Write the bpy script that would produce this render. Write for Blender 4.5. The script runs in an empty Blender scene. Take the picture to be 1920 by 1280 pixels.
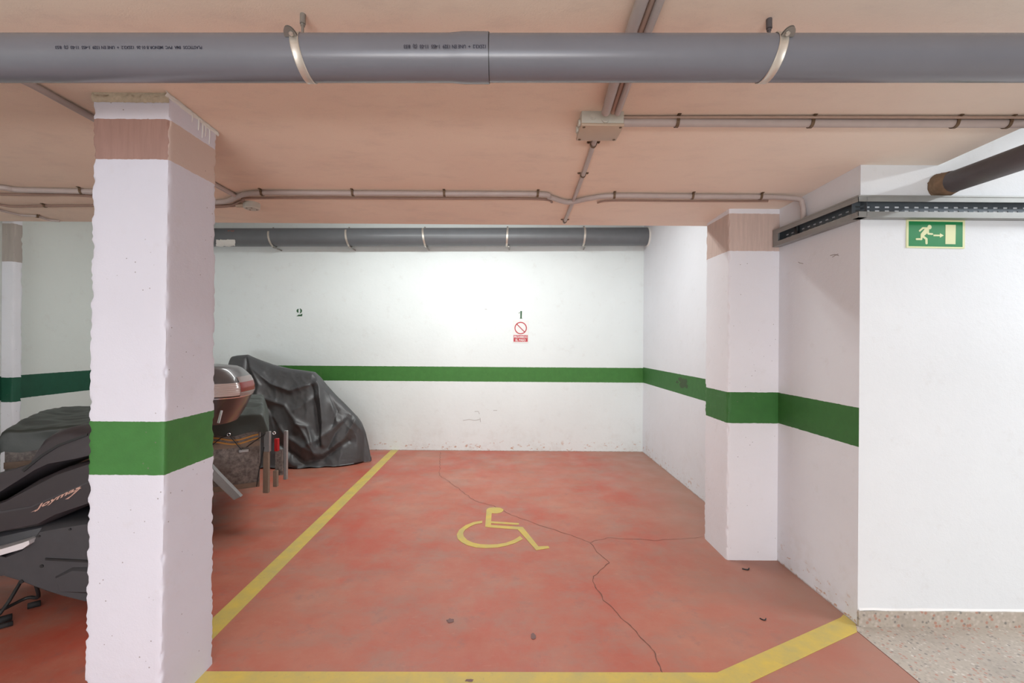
import bpy, bmesh, math, random
from mathutils import Vector, noise, Matrix
S = bpy.context.scene
C = S.collection
random.seed(7)
PI = math.pi

# ------------------------------------------------------------------ camera
F = 840.0; PX = 948.0; PY = 640.0; EYE = 1.5; ROLL = 0.007
cd = bpy.data.cameras.new('camera'); cam = bpy.data.objects.new('camera', cd); C.objects.link(cam)
cd.sensor_width = 36; cd.lens = 36*F/1920; cd.shift_x = (960-PX)/1920; cd.clip_start = .05
cam.location = (0, 0, EYE)
cam.rotation_euler = (PI/2, -ROLL, 0)
S.camera = cam

# ------------------------------------------------------------------ light
w = bpy.data.worlds.new('world'); S.world = w; w.use_nodes = True
w.node_tree.nodes['Background'].inputs[0].default_value = (.80, .88, 1, 1)
w.node_tree.nodes['Background'].inputs[1].default_value = 2.0
S.view_settings.view_transform = 'Standard'; S.view_settings.look = 'None'
S.view_settings.gamma = 1; S.view_settings.use_curve_mapping = False
S.view_settings.exposure = 0.55

def area(name, loc, rot, sx, sy, power, col):
    l = bpy.data.lights.new(name, 'AREA'); l.shape = 'RECTANGLE'; l.size = sx; l.size_y = sy
    l.energy = power; l.color = col
    o = bpy.data.objects.new(name, l); C.objects.link(o); o.location = loc; o.rotation_euler = rot
    return o
# daylight through the open garage door behind the camera, plus an added uplight there to brighten the ceiling
area('daylight', (-.6, -5.4, 1.35), (PI/2, 0, 0), 3.6, 2.0, 20, (.86, .92, 1))
area('ceiling_uplight_fill', (-.6, -5.0, .35), (math.radians(138), 0, 0), 3.6, .7, 125, (1, .97, .95))
# fluorescent battens: over the bays behind the slab edge, as added fill in the aisle, in the stair hall at the right
area('bay_lamp_light', (-.9, 4.45, 3.10), (math.radians(12), 0, 0), 2.4, .12, 39, (.96, 1, .99))
area('bay_lamp_light', (.6, 4.3, 3.10), (math.radians(4), 0, 0), 1.2, .12, 14, (.96, 1, .99))
area('aisle_fill_light', (-.2, -1.6, 2.36), (0, 0, 0), 2.4, .2, 46, (.97, 1, 1))
area('hall_lamp_light', (4.4, 1.15, 3.0), (0, 0, 0), .25, 1.3, 68, (.93, .97, 1))

# ------------------------------------------------------------------ pixel -> place
def unroll(u, v):
    du, dv = u-PX, v-PY
    return du*math.cos(ROLL)+dv*math.sin(ROLL), -du*math.sin(ROLL)+dv*math.cos(ROLL)
def atY(u, v, Y):
    a, b = unroll(u, v); return Vector((a/F*Y, Y, EYE-b/F*Y))
def atZ(u, v, z=0):
    a, b = unroll(u, v); Y = (EYE-z)*F/b; return Vector((a/F*Y, Y, z))
def atC(u, v, drop=0.0):
    a, b = unroll(u, v); Y = (1.047-drop)/(.0385-b/F); return Vector((a/F*Y, Y, EYE-b/F*Y))
def zc(Y): return 2.547-.0385*Y
def atPlane(u, v, P0, n):
    a, b = unroll(u, v); d = Vector((a/F, 1, -b/F)); o = Vector((0, 0, EYE))
    return o+d*((P0-o).dot(n)/d.dot(n))
def toPx(p):
    a, b = p.x/p.y*F, -(p.z-EYE)/p.y*F
    return PX+a*math.cos(ROLL)-b*math.sin(ROLL), PY+a*math.sin(ROLL)+b*math.cos(ROLL)

# ------------------------------------------------------------------ materials
def lin(c):
    r = []
    for x in c[:3]:
        x = x/255.0
        r.append(x/12.92 if x <= .04045 else ((x+.055)/1.055)**2.4)
    return (*r, 1)
class NT:
    def __init__(s, name):
        s.m = bpy.data.materials.new(name); s.m.use_nodes = True; s.t = s.m.node_tree
        s.b = s.t.nodes['Principled BSDF']
        s.geo = s.t.nodes.new('ShaderNodeNewGeometry')
        sx = s.t.nodes.new('ShaderNodeSeparateXYZ'); s.l(s.geo.outputs['Position'], sx.inputs[0]); s.xyz = sx
    def l(s, a, b): s.t.links.new(a, b)
    def n(s, k, **kw):
        x = s.t.nodes.new(k)
        for a, b in kw.items(): setattr(x, a, b)
        return x
    def noise(s, scale, detail=4, rough=.55, stretch=None, obj=False):
        x = s.n('ShaderNodeTexNoise'); x.inputs['Scale'].default_value = scale
        x.inputs['Detail'].default_value = detail; x.inputs['Roughness'].default_value = rough
        src = s.geo.outputs['Position']
        if obj:
            tc = s.n('ShaderNodeTexCoord'); src = tc.outputs['Object']
        if stretch:
            mp = s.n('ShaderNodeMapping'); mp.inputs['Scale'].default_value = stretch
            s.l(src, mp.inputs[0]); src = mp.outputs[0]
        s.l(src, x.inputs['Vector']); return x.outputs['Fac']
    def ramp(s, fac, a, b, lo=0., hi=1.):
        x = s.n('ShaderNodeMapRange'); s.l(fac, x.inputs[0])
        x.inputs[1].default_value = a; x.inputs[2].default_value = b
        x.inputs[3].default_value = lo; x.inputs[4].default_value = hi
        return x.outputs[0]
    def mix(s, fac, a, b):
        x = s.n('ShaderNodeMix', data_type='RGBA')
        if isinstance(fac, (int, float)): x.inputs[0].default_value = fac
        else: s.l(fac, x.inputs[0])
        for sock, v in ((x.inputs[6], a), (x.inputs[7], b)):
            if isinstance(v, tuple): sock.default_value = v
            else: s.l(v, sock)
        return x.outputs[2]
    def math(s, op, a, b=None):
        x = s.n('ShaderNodeMath', operation=op)
        for i, v in enumerate((a, b)):
            if v is None: continue
            if isinstance(v, (int, float)): x.inputs[i].default_value = v
            else: s.l(v, x.inputs[i])
        return x.outputs[0]
    def bump(s, h, strength=.3, dist=.01):
        x = s.n('ShaderNodeBump'); x.inputs['Strength'].default_value = strength; x.inputs['Distance'].default_value = dist
        s.l(h, x.inputs['Height']); s.l(x.outputs[0], s.b.inputs['Normal'])
    def col(s, c):
        if isinstance(c, tuple): s.b.inputs['Base Color'].default_value = c
        else: s.l(c, s.b.inputs['Base Color'])
    def set(s, **kw):
        for a, b in kw.items(): s.b.inputs[a.replace('_', ' ')].default_value = b
        return s

def mat(name, rgb, rough=.6, metal=0., var=.12, scale=30, bump=0., bscale=200, **kw):
    s = NT(name); c = lin(rgb)
    d = tuple(max(0, x*(1-var)) for x in c[:3])+(1,)
    e = tuple(min(1, x*(1+var)) for x in c[:3])+(1,)
    s.col(s.mix(s.noise(scale, obj=True), d, e))
    s.b.inputs['Roughness'].default_value = rough; s.b.inputs['Metallic'].default_value = metal
    if bump: s.bump(s.noise(bscale, 3, obj=True), bump, .002)
    for a, b in kw.items(): s.b.inputs[a.replace('_', ' ')].default_value = b
    return s.m

PC = (-1.649, -1.346, 1.762, 2.076)
def wall_mat(name, base, band=None, green=(62, 122, 52), xmax=None, top=None, pits=False, chips=False, side=None):
    """painted plaster; band=(z0,z1) painted green, top=[(z0,z1,rgb)] painted bands"""
    s = NT(name); z = s.xyz.outputs['Z']; x = s.xyz.outputs['X']
    b = lin(base)
    c = s.mix(s.ramp(s.noise(1.3, 5, .6), .3, .7), b, tuple(v*.95 for v in b[:3])+(1,))
    c = s.mix(s.ramp(s.noise(9, 6, .7), .58, .8, 0, .25), c, lin((190, 183, 178)))
    zw = s.math('ADD', z, s.ramp(s.noise(35, 3), 0, 1, -.0035, .0035))
    def inside(z0, z1):
        return s.math('MULTIPLY', s.math('GREATER_THAN', zw, z0), s.math('LESS_THAN', zw, z1))
    if chips:
        m = s.ramp(s.noise(16, 5, .65, (1, 1, 1.8)), .60, .63)
        m = s.math('MULTIPLY', m, s.ramp(z, .05, .16, 1, 0))
        c = s.mix(m, c, lin((196, 160, 138)))
        m = s.math('MULTIPLY', s.ramp(s.noise(5, 6, .7), .5, .75, 0, .5), s.ramp(z, .0, .5, 1, 0))
        c = s.mix(m, c, lin((196, 188, 180)))
        c = s.mix(s.ramp(s.math('ADD', z, s.ramp(s.noise(40, 3), 0, 1, -.008, .008)), .0, .012, .8, 0), c, lin((150, 128, 112)))
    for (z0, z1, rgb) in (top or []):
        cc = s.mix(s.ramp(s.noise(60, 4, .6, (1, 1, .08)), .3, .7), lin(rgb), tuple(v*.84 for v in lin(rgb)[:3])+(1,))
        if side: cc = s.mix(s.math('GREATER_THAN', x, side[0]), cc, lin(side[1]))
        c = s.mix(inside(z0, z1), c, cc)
    if band:
        g = lin(green)
        gc = s.mix(s.noise(18, 5), tuple(v*.8 for v in g[:3])+(1,), tuple(v*1.15 for v in g[:3])+(1,))
        gc = s.mix(s.ramp(s.noise(70, 4, .6, (1, 1, .05)), .66, .8, 0, .35), gc, lin((130, 165, 110)))
        m = inside(*band)
        if xmax is not None: m = s.math('MULTIPLY', m, s.math('LESS_THAN', x, xmax))
        c = s.mix(m, c, gc)
    if pits:
        v = s.n('ShaderNodeTexVoronoi'); v.inputs['Scale'].default_value = 26; s.l(s.geo.outputs['Position'], v.inputs['Vector'])
        m = s.ramp(v.outputs['Distance'], .055, .085, 1, 0)
        m = s.math('MULTIPLY', m, s.ramp(s.noise(3.2, 2), .46, .56))
        c = s.mix(s.math('MULTIPLY', m, .75), c, lin((120, 108, 104)))
    s.col(c)
    s.b.inputs['Roughness'].default_value = .62
    h = s.math('ADD', s.noise(14, 6, .6), s.math('MULTIPLY', s.noise(160, 3), .25))
    s.bump(h, .35, .006)
    return s.m

M = {}
M['wall'] = wall_mat('white_wall_paint', (232, 240, 240), (.948, 1.150), chips=True)
M['wall_left'] = wall_mat('left_wall_paint', (222, 230, 226), (.955, 1.165), green=(18, 82, 60), chips=True)  # band green darkened: shade at the far left put into the colour
M['wall_right'] = wall_mat('right_wall_paint', (227, 230, 236), (.950, 1.160), green=(52, 108, 48), xmax=1.8875, chips=True)
M['wall_front'] = wall_mat('hall_wall_paint', (228, 232, 236))
M['plain'] = wall_mat('plain_wall_paint', (236, 236, 236))
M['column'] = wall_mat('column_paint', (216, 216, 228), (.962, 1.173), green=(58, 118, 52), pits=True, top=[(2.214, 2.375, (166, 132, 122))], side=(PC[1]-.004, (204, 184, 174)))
M['column_side'] = wall_mat('bay_column_paint', (230, 230, 236), (.947, 1.161), green=(50, 108, 46), pits=True, top=[(2.137, 2.395, (206, 184, 174))])
M['column_far'] = wall_mat('far_column_paint', (228, 230, 236), (.94, 1.155), green=(18, 82, 60), pits=True, top=[(2.168, 2.5, (176, 168, 160))])  # band green carries the left wall's painted-in shade

def ceiling_mat():
    s = NT('salmon_ceiling_paint')
    a = s.mix(s.ramp(s.noise(.9, 5, .6), .3, .7), lin((242, 222, 203)), lin((234, 210, 192)))
    a = s.mix(s.ramp(s.noise(4, 6, .7, (1, 2.2, 1)), .5, .8, 0, .4), a, lin((200, 180, 168)))
    a = s.mix(s.ramp(s.noise(220, 2), .6, .8, 0, .25), a, lin((176, 150, 138)))
    # hall light painted in: colour whitens towards the hall
    a = s.mix(s.ramp(s.math('ADD', s.xyz.outputs['X'], s.ramp(s.noise(.7, 3), 0, 1, -.6, .6)), .6, 2.2, 0, .85), a, lin((246, 240, 230)))
    s.col(a); s.b.inputs['Roughness'].default_value = .75
    s.bump(s.math('ADD', s.noise(12, 5), s.math('MULTIPLY', s.noise(240, 2), .3)), .3, .004)
    return s.m
M['ceiling'] = ceiling_mat()

def floor_mat():
    s = NT('red_floor_paint')
    a = s.mix(s.ramp(s.noise(1.4, 8, .68), .34, .66), lin((178, 88, 70)), lin((184, 122, 102)))
    a = s.mix(s.ramp(s.noise(2.6, 8, .74, (1, 1.5, 1)), .46, .68, 0, .8), a, lin((162, 122, 108)))
    a = s.mix(s.ramp(s.noise(.9, 7, .68, (1.2, .8, 1)), .52, .68, 0, .75), a, lin((186, 74, 56)))
    a = s.mix(s.ramp(s.noise(5.5, 8, .78), .56, .74, 0, .7), a, lin((138, 104, 100)))
    a = s.mix(s.ramp(s.noise(9, 7, .75, (1, 2.5, 1)), .60, .78, 0, .5), a, lin((204, 150, 128)))
    a = s.mix(s.ramp(s.noise(4.3, 5, .6), .69, .76, 0, .6), a, lin((118, 92, 92)))
    # grey dust gathered along the right hand wall and the rear corner
    d = s.math('ADD', s.xyz.outputs['X'], s.ramp(s.noise(1.7, 5, .6), 0, 1, -.35, .35))
    a = s.mix(s.ramp(d, .95, 1.85, 0, .8), a, lin((160, 124, 108)))
    a = s.mix(s.ramp(s.noise(130, 3, .7), .70, .78, 0, .35), a, lin((222, 190, 176)))
    s.col(a)
    s.l(s.ramp(s.noise(3, 5), .3, .7, .36, .56), s.b.inputs['Roughness'])
    s.bump(s.math('ADD', s.noise(20, 5), s.math('MULTIPLY', s.noise(180, 3), .35)), .18, .004)
    return s.m
M['floor'] = floor_mat()
def terrazzo(name, big=1.):
    s = NT(name)
    v = s.n('ShaderNodeTexVoronoi'); v.inputs['Scale'].default_value = 75*big; s.l(s.geo.outputs['Position'], v.inputs['Vector'])
    r = s.n('ShaderNodeValToRGB'); s.l(v.outputs['Color'], r.inputs[0]); r.color_ramp.interpolation = 'CONSTANT'
    cols = [(0, (196, 184, 172)), (.25, (178, 168, 158)), (.42, (206, 196, 186)), (.55, (190, 140, 122)), (.63, (186, 176, 164)), (.78, (134, 130, 126)), (.84, (222, 216, 208)), (.9, (184, 172, 160))]
    e = r.color_ramp.elements
    e[0].position = 0; e[0].color = lin(cols[0][1]); e[1].position = cols[1][0]; e[1].color = lin(cols[1][1])
    for p, c in cols[2:]:
        q = e.new(p); q.color = lin(c)
    edge = s.ramp(v.outputs['Distance'], .35, .6)
    c = s.mix(edge, r.outputs[0], lin((192, 182, 170)))
    c = s.mix(s.ramp(s.noise(5, 5, .6), .5, .75, 0, .5), c, lin((158, 150, 142)))
    c = s.mix(.22, c, lin((120, 112, 104)))
    s.col(c); s.b.inputs['Roughness'].default_value = .38
    return s.m
M['terrazzo'] = terrazzo('terrazzo_tiles')
M['terrazzo_base'] = terrazzo('terrazzo_skirting', .8)
def line_mat():
    s = NT('yellow_line_paint')
    a = s.mix(s.ramp(s.noise(7, 6, .7), .35, .7), lin((210, 182, 84)), lin((184, 168, 104)))
    a = s.mix(s.ramp(s.noise(26, 5, .7), .62, .78, 0, .6), a, lin((150, 130, 92)))
    s.col(a); s.b.inputs['Roughness'].default_value = .5
    return s.m
M['yellow'] = line_mat()
M['crack'] = mat('floor_crack', (122, 84, 74), .9)
M['stain'] = mat('dark_grime', (126, 98, 96), .8)
M['pvc'] = mat('grey_pvc', (112, 114, 122), .27, var=.06, scale=6, bump=.05)
M['pvc_old'] = mat('weathered_grey_pvc', (104, 108, 112), .36, var=.12, scale=9)
M['iron'] = mat('dark_cast_pipe', (84, 78, 80), .45, var=.2, scale=14, bump=.3, bscale=90)
M['rust'] = mat('rusty_crust', (128, 104, 82), .9, var=.35, scale=40, bump=.6, bscale=70)
M['zinc'] = mat('galvanised_steel', (206, 200, 190), .42, .6, var=.15, scale=25)
M['zinc_dull'] = mat('dull_galvanised_steel', (150, 146, 140), .5, .6, var=.2, scale=30)
M['tray'] = mat('galvanised_tray', (150, 152, 150), .5, .35, var=.12, scale=12)
M['tray_base'] = mat('tray_base_steel', (92, 100, 106), .5, .4, var=.12, scale=12)
M['conduit'] = mat('painted_grey_conduit', (180, 168, 164), .45, var=.1, scale=18)
M['conduit_tan'] = mat('tan_painted_conduit', (176, 152, 138), .6)
M['conduit_brown'] = mat('brown_conduit_and_shade', (150, 124, 112), .6, var=.15, scale=18)  # also colours the tubes drawn for the pale conduit's shadow
M['clip'] = mat('rusty_clip', (112, 92, 72), .55, .5, var=.3, scale=60)
M['box'] = mat('junction_box_plastic', (196, 194, 184), .5, var=.05)
M['box_lid'] = mat('junction_box_lid', (186, 166, 146), .5, var=.06)
M['ink'] = mat('blue_black_ink', (30, 32, 52), .6)
M['green_paint'] = mat('stencil_green', (46, 92, 58), .6, var=.25, scale=90)
M['sign_edge'] = mat('photoluminescent_border', (222, 226, 178), .45, var=.03)
M['sign_green'] = mat('safety_green', (0, 128, 68), .4, var=.06)
M['sign_white'] = mat('sign_white', (226, 228, 226), .35, var=.02)
M['sign_red'] = mat('sign_red', (184, 34, 46), .35, var=.06)
M['plaster'] = mat('broken_plaster', (188, 174, 152), .9, var=.3, scale=60, bump=.7, bscale=60)
M['white_putty'] = mat('white_putty', (226, 226, 222), .8, var=.05, bump=.4, bscale=60)
M['orange_mark'] = mat('orange_foam', (214, 110, 70), .8, var=.2)
def cloth_mat(name, rgb, rough, bscale):
    s = NT(name); c = lin(rgb)
    s.col(s.mix(s.noise(6, 5, obj=True), tuple(x*.75 for x in c[:3])+(1,), tuple(x*1.2 for x in c[:3])+(1,)))
    s.b.inputs['Roughness'].default_value = rough
    s.bump(s.math('ADD', s.noise(bscale, 4, .55, obj=True), s.math('MULTIPLY', s.noise(500, 2, obj=True), .06)), .3, .012)
    return s.m
M['nylon'] = cloth_mat('charcoal_nylon', (74, 75, 77), .40, 9)
M['tarp'] = cloth_mat('green_black_tarp', (52, 58, 54), .5, 7)
M['plastic'] = mat('matt_black_plastic', (54, 50, 54), .42, var=.1, scale=12)
M['plastic2'] = mat('grey_black_plastic', (64, 64, 68), .55, var=.14, scale=18, bump=.15)
M['vinyl'] = mat('black_seat_vinyl', (58, 53, 57), .5, var=.1, bump=.2, bscale=300)
M['rubber'] = mat('tyre_rubber', (34, 34, 36), .8, bump=.3)
M['black'] = mat('black_metal', (30, 32, 34), .5)
M['chrome'] = mat('satin_chrome', (214, 212, 214), .22, .9, var=.03)
M['decal'] = mat('rose_silver_decal', (208, 170, 156), .35, .3, var=.05)
M['lens_red'] = mat('red_lens', (192, 84, 80), .25, var=.08, Coat_Weight=.6)
M['lens_clear'] = mat('clear_lens', (206, 192, 190), .12, var=.05, Coat_Weight=.8)
M['lens_deep'] = mat('red_lamp_lens', (176, 28, 32), .2, var=.1)
M['case'] = mat('grey_glossy_case', (88, 86, 88), .34, var=.05, Coat_Weight=.5)
M['case_dark'] = mat('dark_brown_case', (62, 52, 52), .3, var=.05, Coat_Weight=.6)
M['alu'] = mat('aluminium', (156, 156, 156), .4, .7, var=.15, scale=30)
M['silver'] = mat('silver_paint', (226, 224, 228), .35, .1, var=.02)
M['mud'] = mat('grey_mudguard', (120, 118, 118), .55)
M['wood'] = mat('weathered_wood', (128, 110, 96), .8, var=.25, scale=30)
M['orange'] = mat('ochre_stripe', (190, 134, 62), .6, var=.1)
def marble():
    s = NT('mottled_grey_panel')
    a = s.mix(s.ramp(s.noise(34, 7, .75, obj=True), .38, .62), lin((84, 76, 72)), lin((136, 126, 120)))
    a = s.mix(s.ramp(s.noise(5, 4, obj=True), .5, .7, 0, .6), a, lin((84, 68, 56)))
    s.col(a); s.b.inputs['Roughness'].default_value = .6
    return s.m
M['panel'] = marble()
M['tube'] = None
def emis():
    s = NT('lit_tube'); s.b.inputs['Emission Color'].default_value = (1, .98, .95, 1); s.b.inputs['Emission Strength'].default_value = 4
    return s.m
M['tube'] = emis()

# ------------------------------------------------------------------ mesh helpers
def link(name, bm, m, parent=None, smooth=False, kind=None, label=None):
    me = bpy.data.meshes.new(name); bmesh.ops.recalc_face_normals(bm, faces=bm.faces[:])
    bm.to_mesh(me); bm.free()
    if isinstance(m, (list, tuple)):
        for x in m: me.materials.append(x)
    else: me.materials.append(m)
    if smooth:
        for p in me.polygons: p.use_smooth = True
        if smooth is not True:
            me.set_sharp_from_angle(angle=math.radians(smooth))
    o = bpy.data.objects.new(name, me); C.objects.link(o)
    if parent:
        o.parent = parent
        # parents are unrotated empties / meshes at their own place: keep world coordinates
        o.matrix_parent_inverse = world_of(parent).inverted()
    if kind: o['kind'] = kind
    if label: o['label'] = label
    return o
def world_of(o):
    m = Matrix.Translation(o.location) @ o.rotation_euler.to_matrix().to_4x4()
    if o.parent: m = world_of(o.parent) @ o.matrix_parent_inverse @ m
    return m
def thing(name, label, cat, loc=(0, 0, 0), group=None):
    o = bpy.data.objects.new(name, None); C.objects.link(o); o.location = loc; o.empty_display_size = .1
    o['label'] = label; o['category'] = cat
    if group: o['group'] = group
    return o
def tag(o, label, cat, group=None):
    o['label'] = label; o['category'] = cat
    if group: o['group'] = group
    return o
def box(bm, x0, x1, y0, y1, z0, z1, mi=0):
    vs = [bm.verts.new(p) for p in ((x0, y0, z0), (x1, y0, z0), (x1, y1, z0), (x0, y1, z0), (x0, y0, z1), (x1, y0, z1), (x1, y1, z1), (x0, y1, z1))]
    for f in ((0, 1, 2, 3), (4, 5, 6, 7), (0, 1, 5, 4), (1, 2, 6, 5), (2, 3, 7, 6), (3, 0, 4, 7)):
        bm.faces.new([vs[i] for i in f]).material_index = mi
    return vs
def obox(bm, o, ex, ey, ez, x0, x1, y0, y1, z0, z1):
    vs = box(bm, x0, x1, y0, y1, z0, z1)
    for v in vs: v.co = o+ex*v.co.x+ey*v.co.y+ez*v.co.z
    return vs
def bevel(bm, r, seg=2):
    bmesh.ops.bevel(bm, geom=bm.edges[:], offset=r, segments=seg, affect='EDGES', profile=.5, clamp_overlap=True)
def prism(bm, pts, d):
    """pts: list of Vectors (flat polygon), extruded by vector d"""
    a = [bm.verts.new(p) for p in pts]; b = [bm.verts.new(p+d) for p in pts]
    bm.faces.new(a); bm.faces.new(b[::-1])
    n = len(pts)
    for i in range(n): bm.faces.new((a[i], a[(i+1) % n], b[(i+1) % n], b[i]))
def smooth_path(pts, n=6):
    P = [Vector(p) for p in pts]
    if len(P) < 3: return P
    out = []
    for i in range(len(P)-1):
        p0 = P[max(i-1, 0)]; p1 = P[i]; p2 = P[i+1]; p3 = P[min(i+2, len(P)-1)]
        for k in range(n):
            t = k/n
            out.append(.5*((2*p1)+(-p0+p2)*t+(2*p0-5*p1+4*p2-p3)*t*t+(-p0+3*p1-3*p2+p3)*t**3))
    out.append(P[-1]); return out
def tube(bm, pts, r, seg=16, cap=True, rr=None):
    P = [Vector(p) for p in pts]; rings = []
    t = (P[1]-P[0]).normalized()
    up = Vector((0, 0, 1)) if abs(t.z) < .9 else Vector((1, 0, 0))
    a = t.cross(up).normalized()
    for i, p in enumerate(P):
        if i == 0: t = (P[1]-P[0])
        elif i == len(P)-1: t = P[-1]-P[-2]
        else: t = (P[i+1]-P[i]).normalized()+(P[i]-P[i-1]).normalized()
        t.normalize(); a = (a-t*a.dot(t)).normalized(); b = t.cross(a)
        q = rr[i] if rr else r
        rings.append([bm.verts.new(p+(a*math.cos(k*2*PI/seg)+b*math.sin(k*2*PI/seg))*q) for k in range(seg)])
    for i in range(len(rings)-1):
        for k in range(seg):
            bm.faces.new((rings[i][k], rings[i][(k+1) % seg], rings[i+1][(k+1) % seg], rings[i+1][k]))
    if cap: bm.faces.new(rings[0][::-1]); bm.faces.new(rings[-1])
def grid(bm, f, nu, nv, mi=0):
    V = [[bm.verts.new(f(i/(nu-1), j/(nv-1))) for j in range(nv)] for i in range(nu)]
    for i in range(nu-1):
        for j in range(nv-1): bm.faces.new((V[i][j], V[i+1][j], V[i+1][j+1], V[i][j+1])).material_index = mi
    return V
def nz(p, s=1., seed=0.): return noise.noise(Vector((p[0]*s+seed, p[1]*s+seed*1.7, p[2]*s-seed)))
def text_mesh(txt, bold=0.):
    cu = bpy.data.curves.new('t', 'FONT'); cu.body = txt; cu.size = 1; cu.offset = bold; cu.resolution_u = 3
    o = bpy.data.objects.new('t', cu); C.objects.link(o)
    dg = bpy.context.evaluated_depsgraph_get(); me = bpy.data.meshes.new_from_object(o.evaluated_get(dg))
    bm = bmesh.new(); bm.from_mesh(me)
    bpy.data.objects.remove(o); bpy.data.meshes.remove(me); bpy.data.curves.remove(cu)
    xs = [v.co.x for v in bm.verts]; ys = [v.co.y for v in bm.verts]
    x0, x1, y0, y1 = min(xs), max(xs), min(ys), max(ys)
    for v in bm.verts: v.co.x = (v.co.x-x0)/(x1-x0); v.co.y = (v.co.y-y0)/(y1-y0)
    return bm
def struct(name, bm, m, parent=None, smooth=False): 
    return link(name, bm, m, parent, smooth, kind='structure' if parent is None else None)

# ------------------------------------------------------------------ the setting
XR = 1.887; YB = 6.14; YF = 2.389; XL = -4.40; YE = 3.50; ZT = 3.30; YD = -5.6
bm = bmesh.new(); box(bm, XL, 1.845, .7, YB, -.12, 0); box(bm, 1.845, XR, YF, YB, -.12, 0); floor = struct('floor', bm, M['floor'])
bm = bmesh.new(); box(bm, XL, 1.845, YD, .7, -.12, 0); struct('floor.002', bm, mat('unseen_grey_aisle', (168, 164, 160), .6, var=.1, scale=3))  # unseen aisle floor, made grey to lessen the red bounce light
bm = bmesh.new(); box(bm, 1.848, 6.4, YD, YF, -.12, .0); struct('floor.001', bm, M['terrazzo'])
bm = bmesh.new(); tube(bm, [(1.8465, .7, .0), (1.8465, YF-.004, .0)], .0018, 6); link('floor_joint', bm, M['crack'], floor)

def slab():
    bm = bmesh.new()
    P = [(XL-.2, YD), (2.30, YD), (2.30, YF+.1), (XR+.06, YF+.1), (XR+.06, YE), (XL-.2, YE)]
    a = [bm.verts.new((x, y, zc(y))) for x, y in P]; b = [bm.verts.new((x, y, ZT+.02)) for x, y in P]
    bm.faces.new(a); bm.faces.new(b[::-1])
    for i in range(6): bm.faces.new((a[i], a[(i+1) % 6], b[(i+1) % 6], b[i]))
    return bm
struct('ceiling', slab(), M['ceiling'])
bm = bmesh.new(); box(bm, XL-.2, 2.1, YE, YB+.2, ZT, ZT+.15); struct('ceiling.001', bm, M['plain'])
bm = bmesh.new(); box(bm, 2.30, 6.6, YD, YF+.2, ZT, ZT+.15); struct('ceiling.002', bm, M['plain'])
bm = bmesh.new(); box(bm, XL-.2, XR+.2, YB, YB+.2, -.1, ZT); wall_back = struct('wall_back', bm, M['wall'])
bm = bmesh.new(); box(bm, XL-.2, XL, YD, YB, -.1, ZT); struct('wall_left', bm, M['wall_left'])
bm = bmesh.new(); box(bm, XR, XR+.003, YF, YB, -.1, ZT); wall_right = struct('wall_right', bm, M['wall_right'])
bm = bmesh.new(); box(bm, XR+.003, 6.4, YF, YF+.2, -.1, ZT); wall_front = struct('wall_front', bm, M['wall_front'])
bm = bmesh.new(); box(bm, 6.4, 6.6, YD, YF, -.1, ZT); struct('wall_hall', bm, M['plain'])
bm = bmesh.new()   # rear wall with the open garage door
box(bm, XL-.2, -2.5, YD-.2, YD, -.1, ZT); box(bm, 1.3, 6.6, YD-.2, YD, -.1, ZT); box(bm, -2.5, 1.3, YD-.2, YD, 2.35, ZT)
struct('wall_rear', bm, M['plain'])
bm = bmesh.new(); box(bm, XR-.002, 6.4, YF-.012, YF+.001, 0, .082)
bmesh.ops.bevel(bm, geom=[e for e in bm.edges if all(v.co.z > .08 for v in e.verts)], offset=.004, segments=2)
struct('baseboard_front', bm, M['terrazzo_base'])
bm = bmesh.new()
grid(bm, lambda a, b: Vector((XR+.005+a*4.2, YF-.006+.007*b, .082+.014*(1-abs(2*b-1))*0+.012*b+.004*nz((a*30, b, 0), 1))), 120, 2)
struct('trim_1', bm, M['plain'])

# columns: subdivided boxes whose arrises are chipped
def column(name, x0, x1, y0, y1, z0, z1f, m, rough=.006, seed=0., step=.014, lean=0.):
    bm = bmesh.new()
    W, D = x1-x0, y1-y0
    def offs(L):
        o = [0, .004, .009, .016, .028]; k = o[-1]
        n = max(2, int((L-.056)/.035)); mid = [.028+(L-.056)*i/n for i in range(1, n)]
        return o+mid+[L-v for v in o[::-1]]
    per = [(x0+t, y0, 0, -1) for t in offs(W)[:-1]]+[(x1, y0+t, 1, 0) for t in offs(D)[:-1]]+[(x1-t, y1, 0, 1) for t in offs(W)[:-1]]+[(x0, y1-t, -1, 0) for t in offs(D)[:-1]]
    n = int((z1f(y0)-z0)/step); rows = []
    for j in range(n+1):
        row = []
        for (x, y, nx, ny) in per:
            z = z0+(z1f(y)-z0)*j/n
            ex = min(x-x0, x1-x); ey = min(y-y0, y1-y); e = max(ex, ey)
            k = max(0, 1-e/.018)**1.5
            ch = .25+max(0, nz((x*.4, y*.4, z), 26, seed))*2.0+max(0, nz((x*.4, y*.4, z), 70, seed))*.9
            cx = 1 if x < (x0+x1)/2 else -1; cy = 1 if y < (y0+y1)/2 else -1
            s = rough*ch*k*2.2
            px = x+cx*s*(1 if ex < .018 else .4)-0; py = y+cy*s*(1 if ey < .018 else .4)
            b = .0014*nz((x, y, z), 22, seed+9)
            row.append(bm.verts.new((px+nx*b, py+ny*b+lean*(z/2.48)*(1-(y-y0)/D), z)))
        rows.append(row)
    N = len(per)
    for j in range(n):
        for i in range(N): bm.faces.new((rows[j][i], rows[j][(i+1) % N], rows[j+1][(i+1) % N], rows[j+1][i]))
    bm.faces.new(rows[0][::-1]); bm.faces.new(rows[-1])
    return link(name, bm, m, smooth=40)
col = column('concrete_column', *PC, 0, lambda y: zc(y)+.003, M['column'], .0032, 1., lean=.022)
tag(col, 'freestanding square white concrete column with green band in the left foreground', 'column')
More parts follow.
